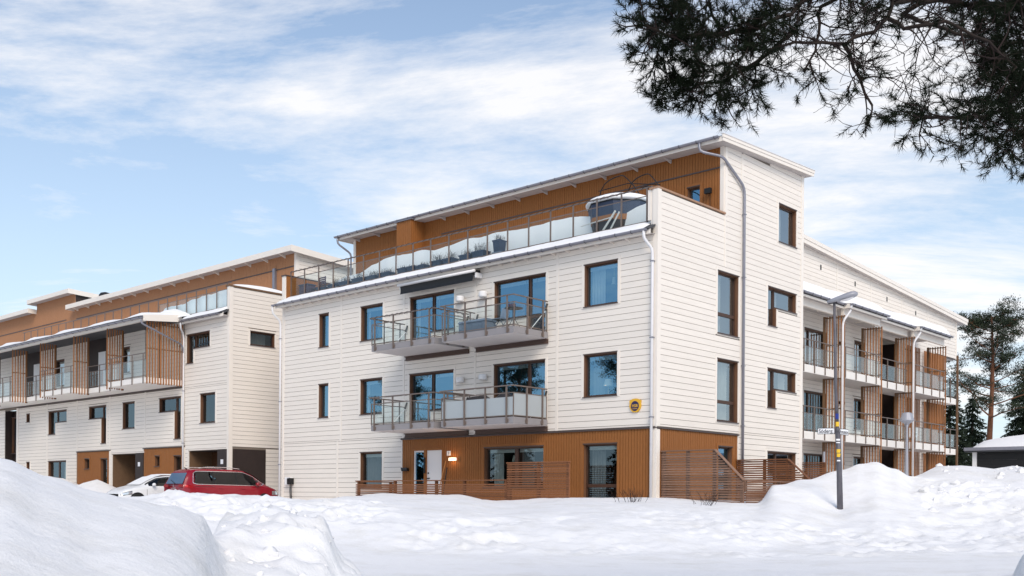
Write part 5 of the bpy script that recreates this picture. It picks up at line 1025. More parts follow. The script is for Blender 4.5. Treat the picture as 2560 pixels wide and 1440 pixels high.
def string_lights(label, pts, turns):
    m = MB(); P = [Vector(p) for p in pts]; tot = sum((b - a).length for a, b in zip(P, P[1:])); out_ = []; n_ = int(turns * 6)
    for i in range(n_ + 1):
        t = i / n_ * tot
        for a, b in zip(P, P[1:]):
            l = (b - a).length
            if t <= l + 1e-6: c = a.lerp(b, min(1, t / l)); d = (b - a).normalized(); break
            t -= l
        s = d.cross(Vector((0, 0, 1))); th = i * 1.047 + .6 * math.sin(i * .37); out_.append(c + s * math.cos(th) * .036 + Vector((0, 0, 1)) * math.sin(th) * .036)
    m.tube(out_, .007, 4); tag(m.build('string_lights', 'black', None, loc=pts[0], fix=False), label, 'cable')
string_lights('black light string wound round the long terrace handrail', [(-19.8, .27, 11.6), (-.45, .27, 11.6)], 60)
string_lights('black light string wound round the handrail of the balcony under the awning', [(-11.75, -.3, 8.36), (-11.75, -1.86, 8.36), (-8.25, -1.86, 8.36), (-8.25, -.3, 8.36)], 24)

# ------------------------------------------------------------------ things on the balconies and the wall
BT = thing('bistro_table', (-5.05, -1.15, 7.35), 'small round black bistro table on the upper balcony', 'table')
m = MB(); m.lathe((-5.05, -1.15, 8.05), [(.30, 0), (.32, .012), (.30, .025)], 24); m.build('table_top', 'dark_metal', BT)
for k in range(3):
    a = R(20 + 120 * k); m = MB(); m.tube([(-5.05 + .05 * math.cos(a), -1.15 + .05 * math.sin(a), 8.05), (-5.05 + .05 * math.cos(a), -1.15 + .05 * math.sin(a), 7.68), (-5.05 + .27 * math.cos(a), -1.15 + .27 * math.sin(a), 7.352)], .012, 6); m.build('leg', 'dark_metal', BT, fix=False)
bx('lantern', 'plum', BT, (-5.2, -1.25, 8.076), (-5.02, -1.08, 8.22))
GC = thing('folding_chair', (-5.85, -1.0, 7.35), 'blue grey folding chair beside the round balcony table', 'chair')
bx('seat', 'box_blue', GC, (-6.05, -1.2, 7.78), (-5.65, -.8, 7.81)); m = MB(); m.prism([(-6.05, -.8, 7.8), (-5.65, -.8, 7.8), (-5.65, -.66, 8.25), (-6.05, -.66, 8.25)], (0, .02, 0)); m.build('backrest', 'box_blue', GC)
for a in (-6.03, -5.67):
    m = MB(); m.tube([(a, -1.18, 7.352), (a, -.82, 7.79)], .012, 6); m.tube([(a, -.82, 7.352), (a, -1.18, 7.79)], .012, 6); m.build('leg', 'box_blue', GC, fix=False)
SX = thing('storage_box', (-7.1, -.8, 7.35), 'grey blue plastic storage box on the upper balcony', 'box'); bx('body', 'box_blue', SX, (-7.75, -1.1, 7.352), (-6.45, -.55, 7.82)); m = MB(); m.prism([(-7.78, -1.13, 7.822), (-7.78, -.52, 7.822), (-7.78, -.58, 7.91), (-7.78, -1.05, 7.91)], (1.36, 0, 0)); m.build('lid', 'box_blue', SX)
for q in range(5): bx('rib', 'box_blue', SX, (-7.6 + q * .25, -1.112, 7.38), (-7.57 + q * .25, -1.1005, 7.8))
m = MB(); m.grid(14, 8, lambda s, t: (-7.5 + 2.6 * s, -1.45 + 1.0 * t, 4.36 + (.78 + .10 * math.sin(s * 9) + .06 * math.sin(s * 17 + t * 4)) * min(1, 6 * min(s, 1 - s)) ** .5 * min(1, 6 * min(t, 1 - t)) ** .5)); tag(m.build('covered_furniture', 'dark_metal', None, smooth=True, loc=(-6.2, -1, 4.35)), 'dark tarpaulin covered furniture behind frosted balcony glass', 'furniture')
AW = thing('awning', (-9.7, 0, 9.75), 'rolled dark awning with white front bar above the upper balcony door', 'awning')
bx('cassette', 'black', AW, (-11.72, -.30, 9.78), (-7.72, -.06, 9.90)); m = MB(); m.tube([(-11.80, -.44, 9.83), (-7.62, -.44, 9.83)], .055, 12); m.build('front_bar', 'white_paint', AW, smooth=True, fix=False)
m = MB(); m.grid(20, 4, lambda s, t: (-11.70 + 3.95 * s, -.42 + .03 * math.sin(t * 3), 9.78 - .30 * t)); m.build('valance', 'black', AW, fix=False); bx('arm_bracket', 'white_paint', AW, (-7.70, -.35, 9.60), (-7.62, -.04, 9.78)); bx('arm_bracket', 'white_paint', AW, (-11.82, -.35, 9.70), (-11.74, -.04, 9.82))
EM = thing('wall_emblem', FRONT.P(-.76, .05, 4.38), 'golden shield emblem with navy centre and HSB letters near the house corner', 'emblem')
sh = [(-.5, .75), (-.42, .82), (-.2, 1.0), (0, 1.04), (.2, 1.0), (.42, .82), (.5, .75), (.47, .3), (.5, .0), (.42, -.45), (.25, -.8), (.1, -.92), (0, -.86), (-.1, -.92), (-.25, -.8), (-.42, -.45), (-.5, 0), (-.47, .3)]
m = MB(); m.prism([FRONT.P(-.765 + a * .45, .03, 4.60 + b * .225) for a, b in sh], (0, -.05, 0)); m.build('shield', 'gold', EM)
m = MB(); m.prism([FRONT.P(-.765 + .155 * math.cos(t * .2618), .081, 4.595 + .16 * math.sin(t * .2618)) for t in range(24)], (0, -.006, 0)); m.build('disc', 'emblem_navy', EM)
text_mesh('lettering', 'HSB', .135, 'gold', EM, FRONT.P(-.765, .089, 4.60), (1, 0, 0), (0, 0, 1), squeeze=.95); m = MB(); m.box(FRONT.P(-.86, .0872, 4.50), FRONT.P(-.67, .092, 4.515)); m.build('underline', 'gold', EM)
HN = thing('house_number', FRONT.P(-9.32, .03, 3.2), 'white house number plate 2 beside the white entrance door', 'sign'); bx('plate', 'sign_white', HN, FRONT.P(-9.42, .024, 3.2), FRONT.P(-9.22, .034, 3.37)); text_mesh('numeral', '2', .14, 'sign_black', HN, FRONT.P(-9.32, .036, 3.285), (1, 0, 0), (0, 0, 1))
WL = thing('wall_lamp', FRONT.P(-9.04, .05, 3.05), 'lit white bar lamp glowing warm on the timber by the entrance', 'lamp'); bx('shade', 'lamp_white', WL, FRONT.P(-9.24, .08, 3.0), FRONT.P(-8.84, .12, 3.11)); bx('bulb', 'lamp_glow', WL, FRONT.P(-9.14, .03, 3.03), FRONT.P(-8.94, .075, 3.08)); bx('mount', 'white_paint', WL, FRONT.P(-9.07, .02, 3.03), FRONT.P(-9.01, .0798, 3.09))
wl = bpy.data.lights.new('wall_lamp_light', 'POINT'); wl.energy = 5; wl.color = (1, .55, .2); wl.shadow_soft_size = .05; wo = bpy.data.objects.new('wall_lamp_light', wl); COL.objects.link(wo); wo.location = Vector(FRONT.P(-9.04, .22, 3.055)) - wbase(WL); wo.parent = WL
MBX = thing('mailbox', FRONT.P(-11.7, .05, 2.65), 'black mailbox on the timber left of the entrance', 'mailbox'); bx('body', 'black', MBX, FRONT.P(-11.86, .024, 2.64), FRONT.P(-11.54, .15, 2.76)); bx('flap', 'dark_metal', MBX, FRONT.P(-11.87, .15, 2.70), FRONT.P(-11.53, .165, 2.775))
BR = thing('broom', FRONT.P(-9.45, .2, 1.6), 'long handled broom leaning by the entrance door', 'broom'); m = MB(); m.tube([FRONT.P(-9.62, .42, 1.35), FRONT.P(-9.46, .05, 3.0)], .016, 6); m.build('handle', 'broom', BR, fix=False); bx('head', 'black', BR, FRONT.P(-9.80, .36, 1.30), FRONT.P(-9.44, .48, 1.40))
m = MB(); m.tube([FRONT.P(-9.40, .30, 1.35), FRONT.P(-9.40, .04, 2.75)], .018, 6); tag(m.build('snow_stake', 'black', None, loc=FRONT.P(-9.4, .3, 1.35), fix=False), 'dark shovel handle leaning next to the broom', 'shovel')
EV = thing('wall_charger', FRONT.P(-19.3, .1, 2.1), 'white and black car charger box on the white wall by the downpipe', 'charger'); bx('front', 'white_paint', EV, FRONT.P(-19.52, .04, 2.12), FRONT.P(-19.3, .20, 2.42)); bx('body', 'black', EV, FRONT.P(-19.295, .04, 2.14), FRONT.P(-19.06, .24, 2.40)); bx('snow_cap', 'snow_clean', EV, FRONT.P(-19.5, .05, 2.421), FRONT.P(-19.1, .2, 2.45))
for a in (-19.22, -19.13):
    m = MB(); m.tube([FRONT.P(a, .12, 2.14), FRONT.P(a, .13, 1.9), FRONT.P(a + .02, .12, 1.5)], .022, 6); m.build('cable', 'black', EV, fix=False)
FL = thing('flood_light', UP.P(-.55, .2, 12.2), 'black flood light on the timber wall of the roof terrace', 'lamp'); bx('head', 'black', FL, UP.P(-.66, .12, 12.18), UP.P(-.42, .24, 12.36)); bx('arm', 'black', FL, UP.P(-.56, .02, 12.22), UP.P(-.50, .1195, 12.28)); bx('cable', 'black', FL, UP.P(-.55, .024, 11.3), UP.P(-.535, .035, 12.2))
def table_lamp(name, label, c, r=.16, hang=False):
    t = thing(name, c, label, 'lamp'); m = MB(); m.lathe((c[0], c[1], c[2] + (.30 if not hang else 0)), [(r, 0), (r * .62, .22), (r * .60, .225)], 16); m.build('shade', 'lampshade', t, smooth=False)
    m = MB(); m.tube([(c[0], c[1], c[2]), (c[0], c[1], c[2] + .32)] if not hang else [(c[0], c[1], c[2] + .2), (c[0], c[1], c[2] + .75)], .012, 6); m.build('stem', 'gold', t, fix=False)
table_lamp('table_lamp', 'table lamp with pale shade in the window above the golden emblem', (-2.12, .30, 5.05), .17)
table_lamp('pendant_lamp', 'white pendant lamp in the top floor corner window', (-2.1, .55, 8.75), .08, True)
table_lamp('pendant_lamp', 'white pendant lamp in the ground floor window left of the timber', (-13.4, .6, 2.85), .11, True)
table_lamp('pendant_lamp', 'white pendant lamp in the tall ground floor window at the corner', (-2.0, .7, 2.9), .10, True)
table_lamp('pendant_lamp', 'pale pendant lamp in the wide ground floor window', (-6.6, .7, 2.95), .13, True)
AC = thing('garden_armchair', (-3.6, 29.6, 4.72), 'white plastic armchair on the last wing balcony', 'chair')
bx('seat', 'white_paint', AC, (-3.9, 29.3, 5.08), (-3.3, 29.9, 5.14)); bx('backrest', 'white_paint', AC, (-3.9, 29.84, 5.141), (-3.3, 29.92, 5.62))
for a in (-3.9, -3.36): bx('armrest', 'white_paint', AC, (a, 29.3, 5.32), (a + .06, 29.84, 5.36))
for a in (-3.9, -3.35):
    for b in (29.3, 29.85): bx('leg', 'white_paint', AC, (a, b, 4.722), (a + .05, b + .05, 5.08 if b > 29.5 else 5.32))
WC = thing('dining_chair', (-3.9, 17.0, 7.72), 'dark wooden chair on the first upper wing balcony', 'chair')
bx('seat', 'fence', WC, (-4.1, 16.8, 8.14), (-3.65, 17.25, 8.18))
for q in range(5): bx('back_spindle', 'fence', WC, (-4.1 + q * .105, 17.21, 8.18), (-4.07 + q * .105, 17.24, 8.62))
bx('top_rail', 'fence', WC, (-4.12, 17.2, 8.62), (-3.63, 17.25, 8.70))
for a in (-4.1, -3.69):
    for b in (16.8, 17.21): bx('leg', 'fence', WC, (a, b, 7.722), (a + .04, b + .04, 8.14))
# bare shrubs poking through the snow
def shrub(label, c, n, h, spread, seed):
    rr = random.Random(seed); gz = float(height(np.array([c[0]]), np.array([c[1]]))[0]); S = thing('bare_shrub', (c[0], c[1], gz), label, 'shrub', 'shrubs in front of the corner')
    for k in range(n):
        a = rr.uniform(0, 6.28); r0 = spread * rr.random(); p = Vector((c[0] + r0 * math.cos(a), c[1] + r0 * math.sin(a), gz - .05)); d = Vector((math.cos(a) * .5, math.sin(a) * .5, 1)).normalized(); l = h * rr.uniform(.5, 1); m = MB()
        e = p + d * l + Vector((rr.uniform(-.05, .05), rr.uniform(-.05, .05), 0)); m.tube([p, p.lerp(e, .5) + Vector((.02, .01, 0)), e], [.006, .005, .002], 4)
        for _ in range(3):
            b = p.lerp(e, rr.uniform(.35, .85)); f = b + (d + Vector((rr.uniform(-.8, .8), rr.uniform(-.8, .8), .2))).normalized() * l * .35; m.tube([b, f], [.004, .0015], 4)
        m.build('stem', 'twig', S, fix=False)
shrub('bare twigs poking from the snow in front of the ochre corner window', (1.15, -2.85), 22, .55, .55, 3)
shrub('bare twigs poking from the snow in front of the weathered screen', (2.95, -1.85), 16, .5, .4, 5)
# ------------------------------------------------------------------ cars
def interp(tab, x):
    xs = [t[0] for t in tab]
    return [float(np.interp(x, xs, [t[k] for t in tab])) for k in range(1, len(tab[0]))]
class Car:
    """local frame: x from tail (0) to nose (length), y to the car's left, z up"""
    def __init__(s, root, origin, fwd, tab, wmax):
        s.r = root; s.o = Vector(origin); s.f = Vector(fwd); s.l = Vector((-s.f.y, s.f.x, 0)); s.tab = tab; s.w = wmax
    def P(s, x, y, z): return tuple(s.o + s.f * x + s.l * y + Vector((0, 0, z)))
    def ring(s, x):
        # table: x, half width, belt z, roof z, half width of roof, bottom z
        w, belt, roof, wr, zb = interp(s.tab, x); g = max(roof - belt, .015)
        return [(0, zb), (w * .82, zb), (w * .97, zb + .10), (w, zb + .28), (w * .995, belt - .16), (w * .975, belt - .03), (w * .955, belt),
                (w * .955 + (wr - w * .955) * .45, belt + g * .45), (wr, belt + g * .86), (wr * .9, belt + g * .97), (wr * .55, belt + g * 1.0), (0, belt + g * 1.015)]
    def skew(s, x, z): return x
    def body(s, xs, mn):
        m = MB(); K = None
        for x in xs:
            h = s.ring(x); full = h + [(-y, z) for y, z in reversed(h[1:-1])]; K = len(full)
            for y, z in full: m.v.append(s.P(s.skew(x, z), y, z))
        for a in range(len(xs) - 1):
            for j in range(K): m.f.append((a * K + j, a * K + (j + 1) % K, (a + 1) * K + (j + 1) % K, (a + 1) * K + j))
        m.f.append(tuple(range(K))); m.f.append(tuple((len(xs) - 1) * K + j for j in range(K)))
        o = m.build('body', mn, s.r, smooth=True); o.data.set_sharp_from_angle(angle=R(32)); return o
    def ysurf(s, x, z):
        h = s.ring(x)[1:]
        for (y0, z0), (y1, z1) in zip(h, h[1:]):
            if z0 <= z <= z1 and z1 > z0: return y0 + (y1 - y0) * (z - z0) / (z1 - z0)
        return h[-2][0]
    def side_panel(s, name, mn, side, x0, x1, zlo, zhi, parent, off=.006, n=18, rows=4):
        m = MB(); m.grid(n, rows, lambda a, b: (lambda x, z: s.P(s.skew(x, z), side * (s.ysurf(x, z) + off), z))(x0 + (x1 - x0) * a, zlo(x0 + (x1 - x0) * a) + (zhi(x0 + (x1 - x0) * a) - zlo(x0 + (x1 - x0) * a)) * b))
        return m.build(name, mn, parent, smooth=True, fix=False)
    def loop_trim(s, side, x0, x1, zlo, zhi, parent, r=.014, mn='chrome', n=20):
        xs = [x0 + (x1 - x0) * k / n for k in range(n + 1)]
        pts = [s.P(s.skew(x, zlo(x)), side * (s.ysurf(x, zlo(x)) + .010), zlo(x)) for x in xs] + [s.P(s.skew(x, zhi(x)), side * (s.ysurf(x, zhi(x)) + .010), zhi(x)) for x in reversed(xs)]
        m = MB(); m.tube(pts + [pts[0]], r, 5, caps=False); return m.build('window_trim', mn, parent, fix=False)
    def wheel(s, x, y, r, parent, side):
        w = MB(); k = 24; prof = [(r * .6, -.10), (r * .94, -.11), (r, -.08), (r, .08), (r * .94, .11), (r * .6, .10)]
        def add(m, prof):
            i = len(m.v)
            for rr, yy in prof:
                for j in range(k): t = 2 * math.pi * j / k; m.v.append(s.P(x + rr * math.cos(t), y + yy * side, r + rr * math.sin(t)))
            for a in range(len(prof) - 1):
                for j in range(k): m.f.append((i + a * k + j, i + a * k + (j + 1) % k, i + (a + 1) * k + (j + 1) % k, i + (a + 1) * k + j))
        add(w, prof); wo_ = w.build('wheel', 'tyre', parent, smooth=False)
        rm = MB(); add(rm, [(r * .62, .06), (r * .60, .09), (r * .12, .07), (.01, .08)]); rm.build('rim', 'chrome', wo_)
        for q in range(5):
            a = 2 * math.pi * q / 5; sp = MB(); sp.tube([s.P(x + .05 * math.cos(a), y + side * .10, r + .05 * math.sin(a)), s.P(x + r * .58 * math.cos(a), y + side * .095, r + r * .58 * math.sin(a))], .028, 5); sp.build('spoke', 'chrome', wo_, fix=False)
G0 = 1.06
# red people carrier parked nose in, tail to the street
MV = thing('minivan', (-21.75, -1.8, G0), 'dark red minivan with roof rails and chrome window trim parked nose in', 'car')
tab = [(0, .80, 1.02, 1.58, .62, .34), (.12, .88, 1.02, 1.64, .66, .28), (.5, .93, 1.01, 1.69, .68, .24), (1.2, .95, 1.0, 1.715, .70, .22), (2.2, .955, .985, 1.715, .705, .22), (2.9, .95, .975, 1.68, .69, .22), (3.4, .94, .97, 1.50, .66, .22), (3.85, .925, .965, 1.22, .64, .22), (4.15, .90, .95, 1.04, .66, .22), (4.5, .84, .86, .92, .60, .24), (4.72, .72, .72, .78, .50, .28), (4.82, .58, .62, .66, .42, .34)]
C1 = Car(MV, (-21.75, -4.22, G0), (0, 1, 0), tab, .955)
C1.skew = lambda x, z: x + max(0, (1 - x / .6)) * (.30 * max(0, (z - 1.0) / .65) - .05 * (1 - max(0, (z - 1.0))))if x < .6 else x
b1 = C1.body([0, .06, .12, .3, .5, .8, 1.2, 1.7, 2.2, 2.6, 2.9, 3.15, 3.4, 3.6, 3.85, 4.0, 4.15, 4.3, 4.5, 4.62, 4.72, 4.82], 'car_red')
zl = lambda x: 1.06 + .14 * max(0, (.55 - x) / .3) ** 2 + .0 * x if x < .55 else 1.06 - .012 * (x - .55) + .10 * max(0, (x - 3.6) / .35) ** 2
zh = lambda x: min(1.58, interp(tab, x)[2] - .115) - .16 * max(0, (.6 - x) / .35) ** 2
for sd_ in (-1, 1):
    for (a, c) in ((.42, 1.30), (1.38, 2.45), (2.53, 3.86)):
        C1.side_panel('side_window', 'car_glass', sd_, a, c, zl, lambda x: max(zh(x), zl(x) + .01), MV)
    C1.loop_trim(sd_, .36, 3.92, lambda x: zl(x) - .02, lambda x: max(zh(x) + .02, zl(x)), MV)
    C1.side_panel('crease', 'black', sd_, .45, 1.4, lambda x: .93, lambda x: .945, MV, off=.003)
    for a in (1.34, 2.49): C1.side_panel('pillar', 'black', sd_, a - .045, a + .045, lambda x: zl(x), lambda x: zh(x), MV, off=.004, n=3)
    for a in (1.55, 2.65): C1.side_panel('door_handle', 'car_red', sd_, a, a + .2, lambda x: .86, lambda x: .89, MV, off=.03, n=3, rows=1)
    m = MB(); m.tube([C1.P(.75, sd_ * .62, 1.73), C1.P(1.2, sd_ * .63, 1.785), C1.P(2.2, sd_ * .635, 1.785), C1.P(2.75, sd_ * .62, 1.735)], .018, 6); m.build('roof_rail', 'chrome', MV, fix=False)
    mi = MB(); mi.lathe(C1.P(3.45, sd_ * 1.03, 1.0), [(.02, 0), (.09, .02), (.10, .08), (.07, .14), (.01, .16)], 12); mi.build('mirror', 'car_red', MV, smooth=True)
    C1.side_panel('tail_light', 'tail_red', sd_, .02, .36, lambda x: .86, lambda x: 1.02, MV, off=.008, n=6); C1.side_panel('tail_lamp', 'tail_bright', sd_, .06, .16, lambda x: .92, lambda x: 1.0, MV, off=.012, n=3)
    C1.side_panel('headlight', 'chrome', sd_, 4.3, 4.68, lambda x: .62, lambda x: .78, MV, off=.006, n=6)
    for x in (.95, 3.85): C1.wheel(x, sd_ * .84, .34, MV, sd_)
xr = lambda z: C1.skew(0, z) - .008
def rear(nm, mn, y0, y1, z0, z1, off, par=MV):
    m = MB(); m.grid(8, 6, lambda a, b: (lambda z: C1.P(xr(z) - off, (y0 + (y1 - y0) * a) * (1 - .10 * max(0, z - 1.05) / .6), z))(z0 + (z1 - z0) * b)); return m.build(nm, mn, par, fix=False)
rear('rear_window', 'car_glass_blue', -.68, .68, 1.06, 1.52, .004); rear('tail_light', 'tail_red', -.80, -.42, .90, 1.02, .006); rear('tail_light', 'tail_red', .42, .80, .90, 1.02, .006); rear('plate_recess', 'dark_panel', -.34, .34, .64, .80, .004)
rear('number_plate', 'sign_white', -.26, .26, .66, .77, .010); rear('bumper', 'car_red', -.80, .80, .40, .60, .05)
m = MB(); m.tube([C1.P(xr(1.06) - .02, -.05, 1.08), C1.P(xr(1.25) - .02, .42, 1.22)], .014, 5); m.build('rear_wiper', 'black', MV, fix=False); m = MB(); m.tube([C1.P(.55, 0, 1.70), C1.P(.42, 0, 1.78)], [.03, .008], 6); m.build('aerial', 'black', MV)
text_mesh('lettering', 'ALHAMBRA', .075, 'chrome', MV, C1.P(xr(.86) - .012, 0, .865), (1, 0, 0), (0, 0, 1)); text_mesh('badge', 'S', .13, 'chrome', MV, C1.P(xr(.97) - .012, 0, .965), (1, 0, 0), (0, 0, 1), squeeze=1.2)
# windscreen
m = MB(); m.grid(8, 8, lambda a, b: (lambda x: C1.P(x, (2 * a - 1) * (interp(tab, x)[3] * .97), interp(tab, x)[1] + max(interp(tab, x)[2] - interp(tab, x)[1], .015) * (1.015 - .06 * (2 * a - 1) ** 2) + .012))(2.98 + .98 * b)); m.build('windscreen', 'car_glass', MV, smooth=True, fix=False)
# white hatchback, nose to the street, half hidden
HB = thing('hatchback_car', (-24.9, -3.4, G0), 'white hatchback with snow covered windscreen beside the red minivan', 'car')
tab2 = [(0, .72, .98, 1.2, .55, .34), (.1, .80, .97, 1.30, .58, .26), (.4, .85, .96, 1.39, .60, .22), (1.0, .86, .95, 1.43, .61, .2), (1.7, .865, .94, 1.43, .61, .2), (2.2, .865, .93, 1.37, .60, .2), (2.6, .86, .92, 1.18, .58, .2), (2.92, .85, .915, 1.0, .60, .2), (3.2, .835, .88, .935, .62, .2), (3.6, .80, .78, .84, .60, .22), (3.82, .72, .66, .72, .54, .26), (3.93, .60, .58, .62, .46, .32)]
C2 = Car(HB, (-24.9, -1.52, G0), (0, -1, 0), tab2, .865)
b2 = C2.body([0, .1, .25, .4, .7, 1.0, 1.4, 1.7, 2.0, 2.2, 2.4, 2.6, 2.78, 2.92, 3.05, 3.2, 3.4, 3.6, 3.72, 3.82, 3.9, 3.93], 'car_white')
zl2 = lambda x: 1.0 - .015 * x; zh2 = lambda x: min(1.33, interp(tab2, x)[2] - .10)
for sd_ in (-1, 1):
    C2.side_panel('side_window', 'car_glass', sd_, 1.28, 2.62, zl2, lambda x: max(zh2(x), zl2(x) + .005), HB); C2.side_panel('side_window', 'car_glass', sd_, .5, 1.2, zl2, lambda x: zh2(x) - .1 * max(0, (.8 - x) / .3), HB)
    C2.side_panel('roof_arch', 'black', sd_, 1.2, 2.75, lambda x: max(zh2(x) + .005, zl2(x)), lambda x: max(zh2(x) + .05, zl2(x) + .02), HB, off=.007)
    C2.side_panel('headlight', 'chrome', sd_, 3.42, 3.84, lambda x: .60 - .12 * (x - 3.42), lambda x: .72 - .22 * (x - 3.42), HB, off=.008, n=8); C2.side_panel('headlight_rim', 'black', sd_, 3.40, 3.86, lambda x: .58 - .12 * (x - 3.42), lambda x: .74 - .22 * (x - 3.42), HB, off=.004, n=8)
    mi = MB(); mi.lathe(C2.P(2.45, sd_ * .95, .96), [(.02, 0), (.08, .02), (.085, .08), (.05, .13), (.01, .14)], 12); mi.build('mirror', 'car_white', HB, smooth=True)
    C2.side_panel('door_seam', 'dark_metal', sd_, 2.72, 2.735, lambda x: .35, lambda x: .9, HB, off=.002, n=1); C2.side_panel('wheel_arch', 'black', sd_, 2.80, 3.52, lambda x: .30, lambda x: .22 + math.sqrt(max(0, .36 ** 2 - (x - 3.16) ** 2)) + .1, HB, off=.004)
    for x in (.75, 3.16): C2.wheel(x, sd_ * .76, .31, HB, sd_)
m = MB(); m.grid(8, 4, lambda a, b: C2.P(3.935 + .012 - .05 * (2 * a - 1) ** 2, (2 * a - 1) * .34, .36 + .22 * b)); m.build('grille', 'black', HB, fix=False); bx('number_plate', 'sign_white', HB, C2.P(3.962, -.2, .46), C2.P(3.968, .2, .53))
m = MB(); m.grid(10, 10, lambda a, b: (lambda x: C2.P(x, (2 * a - 1) * (interp(tab2, x)[3] * .98), interp(tab2, x)[1] + max(interp(tab2, x)[2] - interp(tab2, x)[1], .015) * (1.015 - .05 * (2 * a - 1) ** 2) + .035))(2.12 + .85 * b)); m.build('windscreen_snow', 'snow_clean', HB, smooth=True, fix=False)
m = MB(); m.grid(10, 10, lambda a, b: (lambda x: C2.P(x, (2 * a - 1) * .52, 1.46 + .07 * math.sin(math.pi * min(1, max(0, a))) ** .5 * math.sin(math.pi * b) ** .4 - .04 * (b > .9)))(.5 + 1.55 * b)); m.build('roof_snow', 'snow_clean', HB, smooth=True, fix=False)

# ------------------------------------------------------------------ trees
def blades(V, F_, p, d, n, l, w, spread, rr):
    d = Vector(d).normalized(); a = d.orthogonal().normalized(); b = d.cross(a)
    for _ in range(n):
        t = rr.uniform(0, 6.283); s = rr.uniform(.15, spread); v = (d + (a * math.cos(t) + b * math.sin(t)) * s).normalized(); L_ = l * rr.uniform(.7, 1.1)
        q = p + d * rr.uniform(-.05, .03); side = v.cross(Vector((rr.uniform(-1, 1), rr.uniform(-1, 1), rr.uniform(-1, 1)))); 
        if side.length < 1e-3: continue
        side.normalize(); i = len(V); V.extend((q - side * w, q + side * w, q + v * L_)); F_.append((i, i + 1, i + 2))
def mesh_from(name, V, F_, mn, parent, kind=None):
    m = MB(); m.v = [tuple(v) for v in V]; m.f = F_; return m.build(name, mn, parent, fix=False, kind=kind)
def near_pine():
    rr = random.Random(11)
    def Q(r, z, d): return CAM + RGT * r + FWD * d + Vector((0, 0, z - CAM.z))
    trunk = Q(5.1, .6, 8.6); T_ = thing('pine_tree', tuple(trunk), 'dark overhanging pine with long needled twigs reaching over the roofs', 'tree', 'pine trees')
    m = MB(); m.tube([Q(5.1, .2, 8.6), Q(5.08, 3.5, 8.6), Q(5.0, 6.5, 8.6), Q(5.02, 9.5, 8.7), Q(4.95, 12.5, 8.7)], [.24, .20, .17, .12, .03], 12); m.build('trunk', 'pine_bark', T_, smooth=True, fix=False)
    limbs = [
     ([(5.05, 6.1, 8.6), (3.6, 5.85, 8.2), (2.6, 5.6, 7.8), (2.11, 5.36, 7.6), (1.99, 5.22, 7.5), (1.75, 5.08, 7.4), (1.5, 4.98, 7.3), (1.33, 4.94, 7.2), (1.06, 4.88, 7.1), (.88, 4.9, 7.0)], .05, 1.25),
     ([(5.05, 5.7, 8.6), (3.5, 5.6, 8.1), (2.82, 5.42, 7.7), (2.75, 5.25, 7.6), (2.6, 5.1, 7.5), (2.36, 4.97, 7.4), (2.17, 4.93, 7.3), (1.99, 4.92, 7.3), (1.8, 4.84, 7.2)], .045, .95),
     ([(3.3, 5.6, 8.0), (2.95, 5.42, 7.9), (3.08, 5.31, 7.8), (3.21, 5.2, 7.7), (3.33, 5.11, 7.6), (3.46, 5.03, 7.5), (3.55, 4.85, 7.4)], .028, .6),
     ([(2.4, 5.6, 7.6), (1.7, 5.62, 7.6), (1.36, 5.45, 7.5), (1.41, 5.17, 7.4), (1.45, 5.0, 7.3)], .026, 1.0),
     ([(2.6, 5.6, 7.9), (2.30, 5.42, 7.8), (2.27, 5.17, 7.7), (2.22, 5.0, 7.6), (2.1, 4.8, 7.5)], .024, .8),
     ([(5.05, 5.0, 8.5), (4.1, 4.95, 8.0), (3.77, 4.80, 7.7), (3.64, 4.62, 7.5), (3.55, 4.50, 7.4), (3.33, 4.42, 7.3), (3.05, 4.37, 7.2), (2.85, 4.36, 7.2)], .04, 1.5),
     ([(2.75, 5.24, 7.6), (2.83, 5.12, 7.5), (3.09, 5.12, 7.4), (3.35, 4.95, 7.3), (3.5, 4.72, 7.2)], .022, .7),
     ([(5.05, 5.45, 8.6), (4.2, 5.35, 8.2), (3.75, 5.2, 7.9), (3.6, 4.95, 7.7)], .04, 1.8),
     ([(4.4, 4.95, 8.2), (3.95, 4.7, 7.8), (3.75, 4.45, 7.5), (3.6, 4.22, 7.3)], .03, 1.8),
     ([(3.0, 5.9, 7.9), (2.0, 5.75, 7.5), (1.4, 5.5, 7.2), (1.0, 5.32, 7.0), (.80, 5.22, 6.9)], .03, 1.5),
     ([(1.4, 5.5, 7.2), (1.15, 5.2, 7.3), (1.02, 4.95, 7.3), (1.0, 4.75, 7.3)], .02, 1.4),
     ([(2.0, 5.05, 7.4), (1.75, 4.85, 7.5), (1.5, 4.72, 7.5), (1.2, 4.66, 7.4)], .02, 1.4),
     ([(2.36, 4.97, 7.4), (2.5, 4.75, 7.5), (2.6, 4.55, 7.5), (2.55, 4.42, 7.5)], .018, .8),
     ([(5.0, 6.4, 8.6), (4.4, 6.0, 8.3), (4.0, 5.6, 8.0), (3.75, 5.45, 7.8)], .03, 1.6),
     ([(5.0, 6.8, 8.6), (4.2, 6.9, 8.0), (3.4, 6.6, 7.4)], .04, .5), ([(5.0, 7.6, 8.6), (5.9, 7.6, 8.0), (6.8, 7.3, 7.5)], .04, .5), ([(5.0, 8.4, 8.7), (4.4, 8.6, 9.5), (3.7, 8.4, 10.2)], .04, .5), ([(5.0, 9.3, 8.7), (5.6, 9.6, 9.4), (6.3, 9.5, 10)], .03, .5), ([(5.0, 7.2, 8.6), (5.6, 7.0, 9.6), (6.4, 6.6, 10.5)], .04, .5), ([(5.0, 10.5, 8.7), (4.6, 10.9, 8.2), (4.2, 11, 7.8)], .03, .5)]
